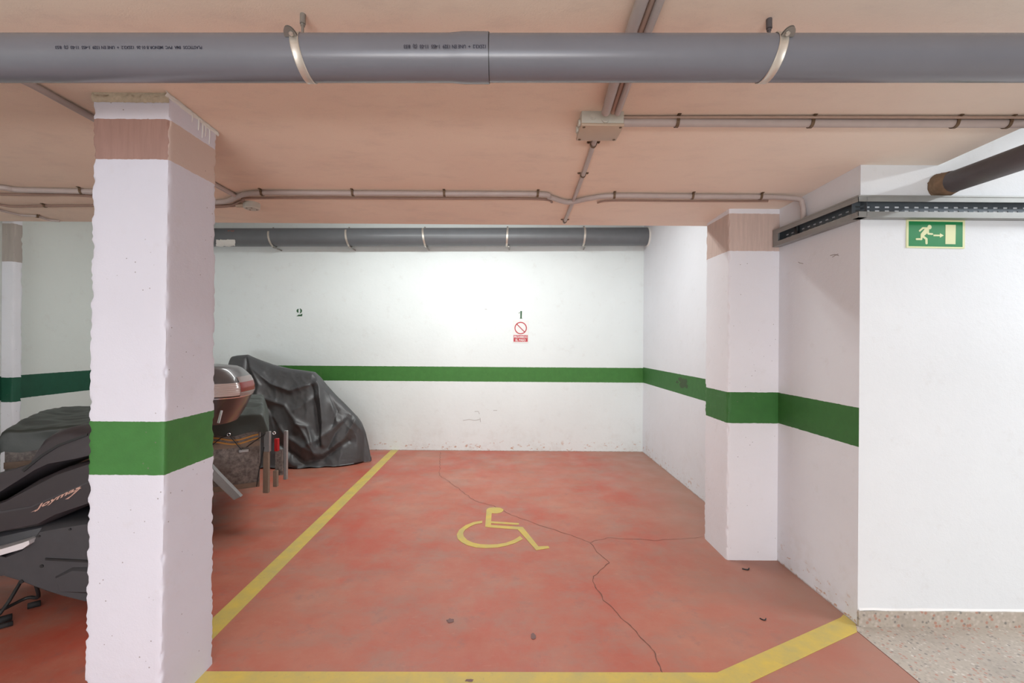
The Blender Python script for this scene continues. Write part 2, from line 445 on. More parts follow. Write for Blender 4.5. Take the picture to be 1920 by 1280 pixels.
# ragged plaster collar where the column meets the ceiling
bm = bmesh.new()
def lipf(a, b):
    x = PC[0]-.002+a*(PC[1]-PC[0]+.004); t = b*PI
    q = .004+.006*nz((x, b, 0), 30, 2)+.005*nz((x, b, 0), 90, 4)
    return Vector((x, PC[2]+.020-max(.002, q)*math.sin(t), zc(PC[2])-.038-.004*abs(nz((x, 0, 2), 60, 1))+(.042)*b+.007*nz((x, 0, b), 40, 1)*math.sin(t)))
grid(bm, lipf, 90, 10)
link('plaster_collar', bm, M['plaster'], col, smooth=True, label='crumbling beige plaster at the column head')
bm = bmesh.new()
def lip2(a, b):
    y = PC[2]+a*(PC[3]-PC[2]+.012); t = b*PI
    q = .006+.009*nz((y, b, 7), 34, 5)
    return Vector((PC[1]-.001+max(.0015, q)*math.sin(t), y, zc(y)-.022+.024*b+.004*nz((y, 3, b), 60, 1)))
grid(bm, lip2, 60, 8)
link('plaster_collar', bm, M['white_putty'], col, smooth=True)
bm = bmesh.new()
for (t, ln, r) in ((.19, .05, .004), (.215, .07, .0035), (.235, .055, .003), (.262, .075, .003), (.15, .035, .0025)):
    y = PC[2]+t; z = zc(y)-.012
    tube(bm, smooth_path([(PC[1]+.001, y, z), (PC[1]+.002, y+.001, z-ln*.5), (PC[1]+.0005, y, z-ln)], 4), r, 8, rr=[r*(1.2-.1*i) for i in range(9)])
link('plaster_drip', bm, M['white_putty'], col, smooth=True)

c2 = column('bay_column', 1.538, XR+.02, 3.096, 3.448, 0, lambda y: zc(y)+.003, M['column_side'], .0035, 5.)
tag(c2, 'white half column with green band built into the right wall of the bay', 'column')
c3 = column('bay_column', XL-.1, -4.30, 3.91, 3.985, 0, lambda y: ZT, M['column_far'], .003, 8., step=.03)
tag(c3, 'pale column with dark green band at the left wall, cut by the photo edge', 'column')

# ------------------------------------------------------------------ floor paint, cracks, litter
def flat(name, polys, m, z=.0016, parent=floor, label=None):
    bm = bmesh.new()
    for i, pl in enumerate(polys):
        prism(bm, [Vector((p[0], p[1], .0003)) for p in pl], Vector((0, 0, z+.0002*i)))
    return link(name, bm, m, parent, label=label)
flat('parking_line', [[(-1.567, PC[3]+.0), (-1.455, PC[3]+.0), (-1.460, YB), (-1.562, YB)]], M['yellow'], label='long yellow line along the left of the bay')
a1 = atZ(1345, 1261); a2 = atZ(1576, 1158); b1 = atZ(1400, 1283); b2 = atZ(1607, 1185)
flat('parking_line', [[(-1.60, 1.905), (1.0, 1.905), (a1.x, a1.y), (-1.60, 2.022)], [(1.0, 1.905), (b1.x, b1.y), (b2.x, b2.y), (XR-.002, YF+.01), (XR-.002, a2.y+.03), (a2.x, a2.y), (a1.x, a1.y)]], M['yellow'], label='yellow line across the mouth of the bay, bending to the wall corner')
def wc(pts): return [atZ(840+x/9.143, 940+y/9.143)[:2] for x, y in pts]
flat('wheelchair_symbol', [wc(p) for p in (
    [(660,145),(675,125),(700,112),(800,100),(900,110),(945,135),(952,155),(915,188),(840,205),(748,202),(735,440),(637,434)],
    [(735,340),(1217,372),(1212,402),(735,372)],
    [(637,434),(735,405),(1280,440),(1305,468),(1250,500),(1195,480),(735,447)],
    [(1195,480),(1300,462),(1550,772),(1720,766),(1740,802),(1510,836)],
    [(590,332),(440,355),(300,410),(190,490),(150,570),(165,640),(230,700),(330,750),(480,790),(650,800),(850,790),(1000,760),(1150,715),(1285,645),(1235,595),(1130,660),(1000,710),(850,735),(700,742),(550,735),(430,710),(330,665),(270,600),(258,550),(290,490),(380,430),(470,390),(585,372)])],
    M['yellow'], label='yellow painted wheelchair symbol in the middle of the bay')
def crack(px, w0=.004, seed=0, m='crack', parent=floor, name='crack'):
    pts = []
    P = [atZ(u, v) for u, v in px]
    for i in range(len(P)-1):
        n = max(2, int((P[i+1]-P[i]).length/.02))
        for k in range(n):
            t = k/n; p = P[i].lerp(P[i+1], t)
            p = p+Vector((nz((p.x, p.y, 0), 14, seed), nz((p.x, p.y, 4), 14, seed+2), 0))*.018
            pts.append(p)
    pts.append(P[-1]); bm = bmesh.new(); prev = None
    for i, p in enumerate(pts):
        d = (pts[min(i+1, len(pts)-1)]-pts[max(i-1, 0)]).normalized(); s = Vector((-d.y, d.x, 0))
        w = w0*(.45+abs(nz((p.x, p.y, 1), 25, seed))*1.4)
        a = bm.verts.new((p.x+s.x*w, p.y+s.y*w, .0012)); b = bm.verts.new((p.x-s.x*w, p.y-s.y*w, .0012))
        if prev: bm.faces.new((prev[0], a, b, prev[1]))
        prev = (a, b)
    return link(name, bm, M[m], parent)
crack([(826, 848), (824, 890), (868, 922), (890, 938), (930, 950), (965, 968), (1060, 1000), (1106, 1017)], .0025, 1)
crack([(1106, 1017), (1135, 1008), (1230, 1013), (1300, 1008), (1318, 1006)], .002, 2)
crack([(1106, 1017), (1120, 1035), (1143, 1054), (1112, 1080), (1115, 1100), (1135, 1128), (1165, 1158), (1185, 1180), (1220, 1210), (1243, 1262)], .003, 3)
def stain(u, v, ru, rv, seed, name='stain'):
    c = atZ(u, v); rx = ru/F*c.y; ry = abs(atZ(u, v-rv).y-c.y); bm = bmesh.new()
    vs = []
    for k in range(22):
        t = k*2*PI/22; q = 1+.55*nz((math.cos(t), math.sin(t), 0), 1.6, seed)
        vs.append(bm.verts.new((c.x+rx*q*math.cos(t), c.y+ry*q*math.sin(t), .0024)))
    bm.faces.new(vs); return link(name, bm, M['stain'], floor)
stain(845, 1164, 7, 4, 1); stain(1000, 1193, 5, 6, 2); stain(880, 1276, 9, 3, 3)
def litter(name, u, v, ln, r, ang, label):
    c = atZ(u, v); d = Vector((math.cos(ang), math.sin(ang), 0)); n = Vector((-d.y, d.x, 0))
    bm = bmesh.new()
    tube(bm, smooth_path([c-d*ln/2+n*.006+Vector((0, 0, r)), c+Vector((0, 0, r*1.1))-n*.004, c+d*ln*.3+Vector((0, 0, r)), c+d*ln/2+n*.010+Vector((0, 0, r*2.0))], 4), r, 8)
    tag(link(name, bm, M['black'], smooth=True), label, 'litter')
litter('rubber_strip', 1399, 1068, .045, .004, -.1, 'small curled black strip lying on the floor in front of the half column')
litter('twig', 1431, 1162, .03, .003, -.35, 'tiny dark twig on the red floor near the yellow line')

# ------------------------------------------------------------------ stencil numbers on the back wall
def wallpoly(name, polys, u0, v0, sc, parent=wall_back, m='green_paint', label=None):
    bm = bmesh.new()
    for pl in polys:
        pts = [atY(u0+x/sc, v0+y/sc, YB) for x, y in pl]
        prism(bm, [Vector((p.x, YB-.0018, p.z)) for p in pts], Vector((0, .0017, 0)))
    return link(name, bm, M[m], parent, label=label)
wallpoly('stencil_number', [
    [(735,315),(690,325),(620,370),(590,440),(592,500),(630,560),(690,585),(735,570),(718,500),(715,420)],
    [(800,290),(870,310),(940,370),(965,450),(945,540),(880,610),(800,650),(840,560),(852,470),(845,390),(825,340)],
    [(570,832),(640,790),(750,705),(800,725),(900,705),(940,660),(985,665),(970,830)]], 540, 570, 36.58, label='green stencilled number 2 on the back wall')
wallpoly('stencil_number', [[(385,195),(432,195),(425,380),(440,410),(370,410),(385,380)], [(340,265),(345,245),(372,225),(370,250)]], 950, 570, 15.06, label='green stencilled number 1 above the prohibition sign')

# scuffs and scratches on the walls
M['scuff'] = mat('grey_scuff', (150, 142, 138), .8); M['smudge'] = mat('tyre_smudge', (62, 84, 56), .8)
def scratch(P0_, n_, lines, name, parent, wd=.0012, m='scuff'):
    for L in lines:
        pts = [atPlane(u, v, P0_, n_)+n_*.0006 for u, v in L]
        bm = bmesh.new(); tube(bm, pts, wd, 5); link(name, bm, M[m], parent)
NR = Vector((-1, 0, 0)); NB = Vector((0, -1, 0))
scratch(Vector((XR, 0, 0)), NR, [[(1557, 479), (1565, 477), (1573, 479)], [(1561, 482), (1567, 478), (1572, 476)], [(1497, 491), (1500, 493), (1506, 494)]], 'scratch', wall_right, .0016)
scratch(Vector((0, YB, 0)), NB, [[(890, 771), (897, 771), (899, 776)], [(868, 788), (880, 786), (890, 788), (900, 786)], [(900, 783), (901, 791)], [(925, 769), (932, 769)], [(909, 579), (913, 580)]], 'scratch', wall_back, .0022)
for (u, v, q) in ((1276, 712, 5), (1284, 716, 7), (1279, 722, 6), (1287, 724, 4), (1270, 716, 3)):
    c = atPlane(u, v, Vector((XR, 0, 0)), NR); bm = bmesh.new(); vs = []
    for k in range(16):
        t = k*PI/8; w_ = q/F*c.y*(1+.45*nz((math.cos(t), math.sin(t), q), 1.5, u))*.9
        vs.append(bm.verts.new((XR-.0007-.0001*q, c.y+2.2*w_*math.cos(t), c.z+w_*math.sin(t))))
    bm.faces.new(vs); link('smudge', bm, M['smudge'], wall_right)

# prohibition sign
def sign_frame(u0, v0, u1, v1, Y, t):
    p = atY(u0, v0, Y); q = atY(u1, v1, Y); return p.x, q.x, q.z, p.z
sx0, sx1, sz0, sz1 = sign_frame(962, 600, 991, 643, YB, .004)
sg = thing('prohibition_sign', 'small white and red no entry notice under the number 1 on the back wall', 'sign', ((sx0+sx1)/2, YB, sz0))
bm = bmesh.new(); box(bm, sx0, sx1, YB-.004, YB, sz0, sz1); bevel(bm, .001, 1); link('panel', bm, M['sign_white'], sg)
cx, cz, R = (sx0+sx1)/2-.002, sz0+(sz1-sz0)*.655, (sx1-sx0)*.395
bm = bmesh.new()
ro = [(cx+R*math.cos(k*2*PI/48), cz+R*math.sin(k*2*PI/48)) for k in range(48)]
ri = [(cx+R*.84*math.cos(k*2*PI/48), cz+R*.84*math.sin(k*2*PI/48)) for k in range(48)]
vo = [bm.verts.new((x, YB-.0052, z)) for x, z in ro]; vi = [bm.verts.new((x, YB-.0052, z)) for x, z in ri]
for k in range(48): bm.faces.new((vo[k], vo[(k+1) % 48], vi[(k+1) % 48], vi[k]))
d = Vector((.7071, 0, -.7071)); n = Vector((.7071, 0, .7071)); c = Vector((cx, YB-.0052, cz))
vs = [bm.verts.new(c+d*a*R*.9+n*b*R*.07) for a, b in ((-1, -1), (1, -1), (1, 1), (-1, 1))]; bm.faces.new(vs)
ext = bmesh.ops.extrude_face_region(bm, geom=bm.faces[:]); 
for v in [g for g in ext['geom'] if isinstance(g, bmesh.types.BMVert)]: v.co.y += .001
link('prohibition_ring', bm, M['sign_red'], sg)
rz0, rz1 = sz0+(sz1-sz0)*.055, sz0+(sz1-sz0)*.345; rx0, rx1 = sx0+.008, sx1-.012
bm = bmesh.new(); box(bm, rx0, rx1, YB-.0048, YB-.004, rz0, rz1); link('red_panel', bm, M['sign_red'], sg)
for txt, za, zb, xa, xb in (('PROHIBIDO', .56, .90, .04, .96), ('EL PASO', .10, .44, .14, .86)):
    bm = text_mesh(txt, .02)
    for v in bm.verts:
        x, y = v.co.x, v.co.y
        v.co = Vector((rx0+(rx1-rx0)*(xa+(xb-xa)*x), YB-.0056, rz0+(rz1-rz0)*(za+(zb-za)*y)))
    link('lettering', bm, M['sign_white'], sg)

# emergency exit sign on the front wall
EY = YF
ex = thing('exit_sign', 'green emergency exit sign with running figure, arrow and door on the right wall', 'sign')
eo = atY(1680+238/12.8, 400+150/12.8, EY); pxm = EY/F/12.8
def ep(x, y, dy): 
    # sign hangs with the same tiny tilt as the wall
    return Vector((eo.x+(x-238)*pxm, EY-dy, eo.z-(y-150)*pxm-(x-238)*pxm*.009))
ex.location = ep(938, 825, 0)
ECNT = [0]
def eprism(bm, pts, d0, d1):
    ECNT[0] += 1; d1 += .00006*(ECNT[0] % 20)
    prism(bm, [ep(x, y, d0) for x, y in pts], Vector((0, -(d1-d0), 0)))
bm = bmesh.new(); eprism(bm, [(238,150),(1638,150),(1638,825),(238,825)], -.0005, .004); link('panel', bm, M['sign_edge'], ex)
bm = bmesh.new(); eprism(bm, [(290,190),(1582,190),(1582,788),(290,788)], .004, .0044); link('green_field', bm, M['sign_green'], ex)
def stroke(bm, pts, w, d0, d1):
    for i in range(len(pts)-1):
        a = Vector(pts[i]); b = Vector(pts[i+1]); d = (b-a).normalized(); n = Vector((-d.y, d.x))*w/2
        eprism(bm, [a+n, b+n, b-n, a-n], d0, d1)
    for p in pts: eprism(bm, [(p[0]+w/2*math.cos(k*PI/8), p[1]+w/2*math.sin(k*PI/8)) for k in range(16)], d0, d1)
bm = bmesh.new()
eprism(bm, [(785+50*math.cos(k*PI/12), 325+54*math.sin(k*PI/12)) for k in range(24)], .0044, .0049)
stroke(bm, [(735,352),(625,350),(552,418)], 42, .0044, .0049)
eprism(bm, [(690,335),(760,355),(775,400),(735,470),(670,525),(625,560),(568,560),(575,490),(640,410)], .0044, .0049)
stroke(bm, [(750,400),(752,485),(848,490)], 42, .0044, .0049)
stroke(bm, [(595,530),(590,618),(475,618)], 44, .0044, .0049)
stroke(bm, [(615,540),(713,610),(716,712)], 54, .0044, .0049)
link('running_figure', bm, M['sign_edge'], ex)
bm = bmesh.new(); eprism(bm, [(880,502),(1040,502),(1040,540),(880,540)], .0044, .0049); eprism(bm, [(1035,468),(1128,520),(1035,574)], .0044, .0049)
link('arrow', bm, M['sign_edge'], ex)
bm = bmesh.new(); eprism(bm, [(1168,262),(1412,262),(1408,725),(1166,725)], .0044, .0049); link('door_symbol', bm, M['sign_edge'], ex)

# ------------------------------------------------------------------ big drain pipe under the ceiling
r = .0625; PYc = 1.308; PZ = 2.326
dp = thing('drain_pipe', 'large grey plastic drain pipe running under the ceiling across the foreground', 'pipe', (0, PYc, PZ-r))
XJ = atY(916, 108, PYc-.03).x
def cyl(bm, x0, x1, y, z, r0, seg=64, n=2, prof=None):
    pts = [(x0+(x1-x0)*i/(n-1), y, z+.007*(x0+(x1-x0)*i/(n-1))) for i in range(n)]
    tube(bm, pts, r0, seg, rr=[prof(i/(n-1)) for i in range(n)] if prof else None)
bm = bmesh.new(); cyl(bm, XL+.01, XJ-.12, PYc, PZ, r); link('pipe_length', bm, M['pvc'], dp, smooth=50)
bm = bmesh.new(); cyl(bm, XJ-.02, 5.9, PYc, PZ, r-.0005); link('pipe_length', bm, M['pvc'], dp, smooth=50)
bm = bmesh.new(); cyl(bm, XJ-.13, XJ, PYc, PZ, r, n=14, prof=lambda t: r+.0001+.0032*min(1, max(0, t-.12)/.32)); link('socket', bm, M['pvc'], dp, smooth=50, label='slightly wider pipe socket')
bm = bmesh.new(); tube(bm, [(XJ-.0005, PYc, PZ+.007*XJ), (XJ+.002, PYc, PZ+.007*XJ)], r+.0018, 64); link('seal_ring', bm, M['black'], dp, smooth=50)
def pipe_text(txt, u0, u1, v0, v1, rad):
    bm = text_mesh(txt, .022)
    al = math.atan2(532, 840)
    def th(v):  return -math.atan2(PZ-EYE, PYc)+math.asin(max(-1, min(1, (108-v)/48.)))
    tA, tB = th(v1), th(v0)       # lower, upper
    Yn = PYc-rad*math.cos(tA)
    xa = atY(u0, 87, Yn).x; xb = atY(u1, 87, Yn).x
    for v in bm.verts:
        x, y = v.co.x, v.co.y
        t = tB+(tA-tB)*y
        xx = xb+(xa-xb)*x
        v.co = Vector((xx, PYc-rad*math.cos(t), PZ+.007*xx+rad*math.sin(t)))
    return link('printed_lettering', bm, M['ink'], dp)
pipe_text('PLASTICOS  IMA  PVC  MENOR B 01-26  125X3.2  +  UNE EN 1329  1-455  11-03  (2)  8:53', 104, 379, 84, 91.5, r+.0008)
pipe_text('125X3.2  +  UNE EN 1329  1-455  11-03  (2)  8:53', 757, 911, 83, 91, r+.0042)

def hanger(u, vtop, side, label, dark):
    """strap round the pipe, pear shaped lug with bolt, threaded rod and ceiling anchor"""
    s = side
    Xc = atY(u, 108, PYc-.05).x
    PZ = globals()['PZ']+.007*Xc
    h = thing('pipe_hanger', label, 'pipe hanger', (Xc, PYc, zc(PYc)), 'steel hangers of the big drain pipe')
    rr = r+.0018; w = .025
    # the strap lies in a slightly skewed plane: x shifts with height
    sk = -s*.012
    bm = bmesh.new(); N = 48
    t0, t1 = math.radians(-5), math.radians(185)
    prof = [(-w/2, .0), (-w/2+.002, .0016), (-w/2+.004, .0005), (w/2-.004, .0005), (w/2-.002, .0016), (w/2, 0), (w/2, -.0012), (-w/2, -.0012)]
    rings = []
    for i in range(N+1):
        t = 2*PI*i/N
        ring = []
        for (px, pr) in prof:
            ring.append(bm.verts.new((Xc+px+sk*math.sin(t)*1.0, PYc-(rr+pr)*math.cos(t), PZ+(rr+pr)*math.sin(t))))
        rings.append(ring)
    for i in range(N):
        for k in range(len(prof)): bm.faces.new((rings[i][k], rings[i][(k+1) % 8], rings[i+1][(k+1) % 8], rings[i+1][k]))
    link('strap', bm, M['zinc'], h, smooth=30)
    # lug: two plates standing off the pipe near its upper front
    th = math.radians(22)
    base = Vector((Xc+sk*math.sin(th), PYc-(rr)*math.cos(th), PZ+rr*math.sin(th)))
    nrm = Vector((0, -math.cos(th), math.sin(th)))
    tan = Vector((0, math.sin(th), math.cos(th)))
    bm = bmesh.new()
    for off in (-.0025, .0025):
        pts = []
        for k in range(15):
            a = PI*k/14
            pts.append(base+tan*off+nrm*(.0+.028*math.sin(a))+Vector((1, 0, 0))*(.0175*math.cos(a)-s*.006))
        prism(bm, pts, tan*.0016)
    link('lug', bm, M['zinc_dull'], h)
    bm = bmesh.new(); tube(bm, [base+nrm*.012-tan*.010, base+nrm*.012+tan*.008], .0032, 10)
    tube(bm, [base+nrm*.012-tan*.009, base+nrm*.012-tan*.0045], .0062, 6); link('bolt', bm, M['zinc'], h, smooth=30)
    # rod + anchor
    top = atC(568, 27) if s > 0 else atC(1442, 36)
    bm = bmesh.new(); tube(bm, [(top.x, top.y-.004, PZ+r*.55), (top.x, top.y, top.z+.001)], .0042, 10); link('threaded_rod', bm, M['iron'] if dark else M['zinc_dull'], h, smooth=30)
    bm = bmesh.new(); tube(bm, [(top.x, top.y-.001, top.z-.03), (top.x, top.y, top.z+.001)], .0085, 12)
    tube(bm, [(top.x, top.y, top.z-.036), (top.x, top.y, top.z-.028)], .0065, 12); link('anchor_sleeve', bm, M['iron'] if dark else M['zinc_dull'], h, smooth=30)
hanger(556, 30, 1, 'bright steel hanger strap round the big drain pipe, left of the pipe joint', False)
hanger(1464, 38, -1, 'tarnished steel hanger strap round the big drain pipe, right of the conduits', True)

# ------------------------------------------------------------------ pipe on the back wall
BY = YB-.17; br = .120
z1 = atY(410, 446.5, BY).z; z2 = atY(1210, 443.5, BY).z
bp = thing('wall_pipe', 'weathered grey plastic pipe fixed along the top of the back wall', 'pipe', (-1, BY, z1-br))
xa = atY(250, 446, BY).x; xb = XR
bm = bmesh.new(); tube(bm, [(xa, BY, z1), (xb+.03, BY, z2)], br, 48); link('pipe_length', bm, M['pvc_old'], bp, smooth=50)
bm = bmesh.new(); tube(bm, [(XR-.02, BY, z2), (XR+.004, BY, z2)], br+.01, 40); link('mortar_ring', bm, M['white_putty'], bp, smooth=50)
def patchf(u0, u1, v0, v1, seed, rad):
    def f(a, b):
        e = .10*nz((a*3, b*3, 0), 3, seed)
        u = u0+(u1-u0)*a+(u1-u0)*(e if 0 < a < 1 else e*.6); v = v0+(v1-v0)*b+2.2*nz((a*4, 0, 0), 2, seed+4+b*3)
        zz = z1; vc = 446.5+(u-410)*(-3/800.)
        th = -math.atan2(z1-EYE, BY)+math.asin(max(-.95, min(.95, (vc-v)/17.)))
        Yn = BY-rad*math.cos(th); return Vector((atY(u, v, Yn).x, Yn, z1+(z2-z1)*((u-410)/800.)+rad*math.sin(th)))
    return f
bm = bmesh.new(); grid(bm, patchf(405, 441, 449, 461, 2, br+.003), 16, 8); link('putty_patch', bm, M['white_putty'], bp, smooth=True, label='white putty smear on the grey pipe')
bm = bmesh.new(); grid(bm, patchf(427, 439, 430.5, 434, 6, br+.006), 8, 4); link('foam_residue', bm, M['orange_mark'], bp, smooth=True)
for i, u in enumerate((503, 648, 793, 951, 1097)):
    t = (u-410)/800.; x = atY(u, 446, BY-br).x; z = z1+(z2-z1)*t
    lab = ['leftmost', 'second from the left', 'middle', 'fourth from the left', 'rightmost'][i]+' of the five thin steel clamps on the back wall pipe'
    k = thing('pipe_clamp', lab, 'pipe clamp', (x, YB, z), 'clamps of the back wall pipe')
    bm = bmesh.new(); rings = []
    sk = -.02*(u-800)/400.
    for q in range(41):
        a = 2*PI*q/40; R2 = br+.002
        xx = x+.0*a+(.010 if u < 800 else -.004)*math.cos(a*1)*0+.016*(1 if u < 900 else -.4)*(-math.sin(a))
        rings.append([bm.verts.new((xx+dx, BY-(R2+dr)*math.cos(a), z+(R2+dr)*math.sin(a))) for dx, dr in ((-.012, 0), (.012, 0), (.012, .003), (-.012, .003))])
    for q in range(40):
        for j in range(4): bm.faces.new((rings[q][j], rings[q][(j+1) % 4], rings[q+1][(j+1) % 4], rings[q+1][j]))
    link('strap', bm, M['zinc'], k, smooth=40)
    bm = bmesh.new(); tube(bm, [(x+.004, BY, z+br+.002), (x+.004, BY, z+br+.022)], .010, 8); link('bolt', bm, M['zinc_dull'], k)
    bm = bmesh.new(); tube(bm, [(x+.02, BY-.03, z-br-.010), (x+.03, YB, z-br-.012)], .009, 8); link('bracket_foot', bm, M['zinc_dull'], k)
    bm = bmesh.new(); tube(bm, [(x, BY+br-.002, z), (x, YB+.004, z)], .006, 8); link('wall_rod', bm, M['zinc_dull'], k)

# dark pipe leaving the front wall towards the viewer
ip = thing('iron_pipe', 'dark pipe with rusty crusted end coming out of the right wall above the tray', 'pipe', (2.31, YF, 2.29))
bm = bmesh.new(); tube(bm, [(2.312, YF+.02, 2.343), (2.29, 1.97, 2.332)]+smooth_path([(2.29, 1.90, 2.331), (2.32, 1.75, 2.34), (2.365, 1.66, 2.42), (2.37, 1.65, 2.6), (2.37, 1.65, ZT)], 5), .054, 40); link('pipe_length', bm, M['iron'], ip, smooth=50)
bm = bmesh.new()
def crust(a, b):
    t = a*2*PI; y = YF-.001-.075*b
    q = .056+.010*(1-b)+.008*(1-b*.9)*abs(nz((math.cos(t), math.sin(t), b), 4, 2))+.005*nz((math.cos(t)*2, math.sin(t)*2, b*3), 6, 3)*(1-b)
    return Vector((2.31+q*math.cos(t), y, 2.342+q*math.sin(t)))
grid(bm, crust, 49, 16); link('rust_crust', bm, M['rust'], ip, smooth=True, label='brown rusty crust round the pipe end')

# ------------------------------------------------------------------ cable tray round the wall corner
ct = thing('cable_tray', 'perforated galvanised cable tray running round the corner of the right wall', 'cable tray', (XR, YF, 2.16))
zt, zb, D = 2.276, 2.162, .05
def tray_run(O, a, n, L, parent, zofs=0):
    """O at the wall foot of the run start, a along, n out of the wall"""
    Z = Vector((0, 0, 1)); t = .0022
    bm = bmesh.new()
    obox(bm, O, a, n, Z, 0, L, t, D, zt-t, zt)      # top side
    obox(bm, O, a, n, Z, 0, L, t, D, zb, zb+t)
    obox(bm, O, a, n, Z, 0, L, D-t, D, zt-.032, zt)  # lips
    obox(bm, O, a, n, Z, 0, L, D-t, D, zb, zb+.030)
    obox(bm, O, a, n, Z, 0, L, D-.0005, D+.0030, zt-.007, zt+.001)
    obox(bm, O, a, n, Z, 0, L, D-.0005, D+.0030, zb-.001, zb+.006)
    link('side_rail', bm, M['tray'], parent)
    # base: perforated sheet built round its slots
    bm = bmesh.new()
    pitch = .0525; sl = .026; sh = .0085
    rows = (zt-.048, zb+.046)
    xs = [0]; n_s = int((L-.02)/pitch)
    zl = [zb, rows[1]-sh/2, rows[1]+sh/2, rows[0]-sh/2, rows[0]+sh/2, zt]
    edges = [0.]
    for i in range(n_s): edges += [.018+i*pitch, .018+i*pitch+sl]
    edges.append(L)
    for i in range(len(edges)-1):
        hole = i % 2 == 1
        for j in range(5):
            if hole and j in (1, 3): continue
            q = [(edges[i], zl[j]), (edges[i+1], zl[j]), (edges[i+1], zl[j+1]), (edges[i], zl[j+1])]
            bm.faces.new([bm.verts.new(O+a*x+n*.004+Z*z) for x, z in q])
    bmesh.ops.remove_doubles(bm, verts=bm.verts[:], dist=.0001)
    ext = bmesh.ops.extrude_face_region(bm, geom=bm.faces[:])
    for v in [g for g in ext['geom'] if isinstance(g, bmesh.types.BMVert)]: v.co += n*.0015
    link('perforated_base', bm, M['tray_base'], parent)
tray_run(Vector((XR-D, YF, 0)), Vector((1, 0, 0)), Vector((0, -1, 0)), 3.6, ct)
tray_run(Vector((XR, YF-D, 0)), Vector((0, 1, 0)), Vector((-1, 0, 0)), 3.085-YF+D, ct)
bm = bmesh.new(); box(bm, XR-D, XR-.003, 3.083, 3.0865, zb, zt); box(bm, XR-D+.0002, XR-D+.0020, 3.03, 3.084, zb+.0305, zt-.0325); link('end_cap', bm, M['tray'], ct)
cb = bmesh.new(); tube(cb, smooth_path([(1.868, 2.88, 2.27), (1.868, 2.88, 2.25), (1.868, 2.87, 2.20), (1.868, 2.80, 2.175), (1.868, 2.45, 2.175)], 5), .012, 10)
tag(link('power_cable', cb, M['black'], smooth=True), 'black cable lying in the tray below the bent conduit', 'cable')

# ------------------------------------------------------------------ conduits and boxes on the ceiling
def conduit(name, label, px, rad, m, clips=(), drop=None, path3=None, ext=None, group=None):
    drop = rad+.003 if drop is None else drop
    P = [atC(u, v, drop) for u, v in px] if px else []
    if path3: P = P+[Vector(p) for p in path3]
    P2 = smooth_path(P, 7)
    mid = P2[len(P2)//2]
    t = thing(name, label, 'conduit', tuple(mid), group)
    bm = bmesh.new(); tube(bm, P2, rad, 14); link('tube', bm, m, t, smooth=50)
    for (u, v) in clips:
        c = atC(u, v, drop)
        # nearest path point + direction
        i = min(range(1, len(P2)), key=lambda k: (P2[k]-c).length+(P2[k-1]-c).length)
        d = (P2[i]-P2[i-1]).normalized(); q = P2[i-1]+d*(c-P2[i-1]).dot(d)
        s = d.cross(Vector((0, 0, 1))).normalized(); R2 = rad+.0015
        bm = bmesh.new(); pr = None
        for k in range(13):
            a = PI+PI*k/12
            ring = [bm.verts.new(q+s*math.cos(a)*(R2+e)+Vector((0, 0, 1))*math.sin(a)*(R2+e)+d*x) for x, e in ((-.007, 0), (.007, 0), (.007, .002), (-.007, .002))]
            if pr:
                for j in range(4): bm.faces.new((pr[j], pr[(j+1) % 4], ring[(j+1) % 4], ring[j]))
            pr = ring
        zt_ = zc(q.y)
        for sg_ in (-1, 1):
            p = q+s*sg_*(R2+.001)
            obox(bm, Vector((p.x, p.y, 0)), s*sg_, d, Vector((0, 0, 1)), 0, .0025, -.007, .007, q.z-.001, zt_)
            obox(bm, Vector((p.x, p.y, 0)), s*sg_, d, Vector((0, 0, 1)), 0, .017, -.007, .007, zt_-.003, zt_)
            tube(bm, [(p.x+s.x*sg_*.010, p.y+s.y*sg_*.010, zt_-.007), (p.x+s.x*sg_*.010, p.y+s.y*sg_*.010, zt_-.001)], .004, 8)
        link('clip', bm, M['clip'], t)
    return t
CE = atC(1440, 369, .0185)
conduit('electrical_conduit', 'long pale conduit along the slab edge, bending down into the cable tray',
        [(395, 380), (425, 377), (452, 366), (492, 361.5), (660, 362), (833, 363), (1008, 364), (1032, 370), (1066, 379), (1105, 372), (1152, 367), (1300, 368), (1440, 369)], .0155, M['conduit'],
        [(491, 361), (661, 361), (833, 362), (1008, 363), (1152, 366), (1299, 367), (1427, 368)],
        path3=[Vector((CE.x+.03, CE.y, CE.z)), Vector((XR-.055, CE.y, CE.z-.012)), Vector((XR-.029, CE.y, CE.z-.042)), Vector((XR-.022, CE.y, CE.z-.09)), Vector((XR-.022, CE.y, 2.279))])
conduit('electrical_conduit', 'thin brown tube drawn as the shadow close behind the long pale conduit', [(395, 388), (430, 386), (455, 376), (492, 371), (833, 372), (1008, 373), (1035, 379)], .0075, M['conduit_brown'])  # added tube, stands for the shadow line along the pale conduit
conduit('electrical_conduit', 'short thin brown tube drawn as the shadow behind the pale conduit, right of the crossing', [(1120, 380), (1152, 376), (1300, 377), (1440, 377)], .006, M['conduit_brown'])  # same shadow line as a tube, past the crossing
conduit('electrical_conduit', 'pale conduit on the ceiling at the far left, bending towards the viewer', [(-330, 338), (-120, 339), (0, 351), (30, 355.5), (80, 357), (165, 359), (260, 362), (330, 368), (395, 380)], .016, M['conduit'], [(152, 358)])
conduit('electrical_conduit', 'thin brown tube drawn as the shadow beside the pale conduit at the far left', [(-330, 362), (-60, 362), (0, 364), (80, 365), (165, 367), (395, 388)], .008, M['conduit_brown'])  # shadow line of the pale conduit continued as a tube
conduit('electrical_conduit', 'dark brown conduit running from the left edge to the round box', [(-330, 372), (-60, 378), (0, 384), (25, 387), (80, 386), (165, 385.5), (405, 386), (442, 385)], .0085, M['conduit_brown'], [(85, 386)])
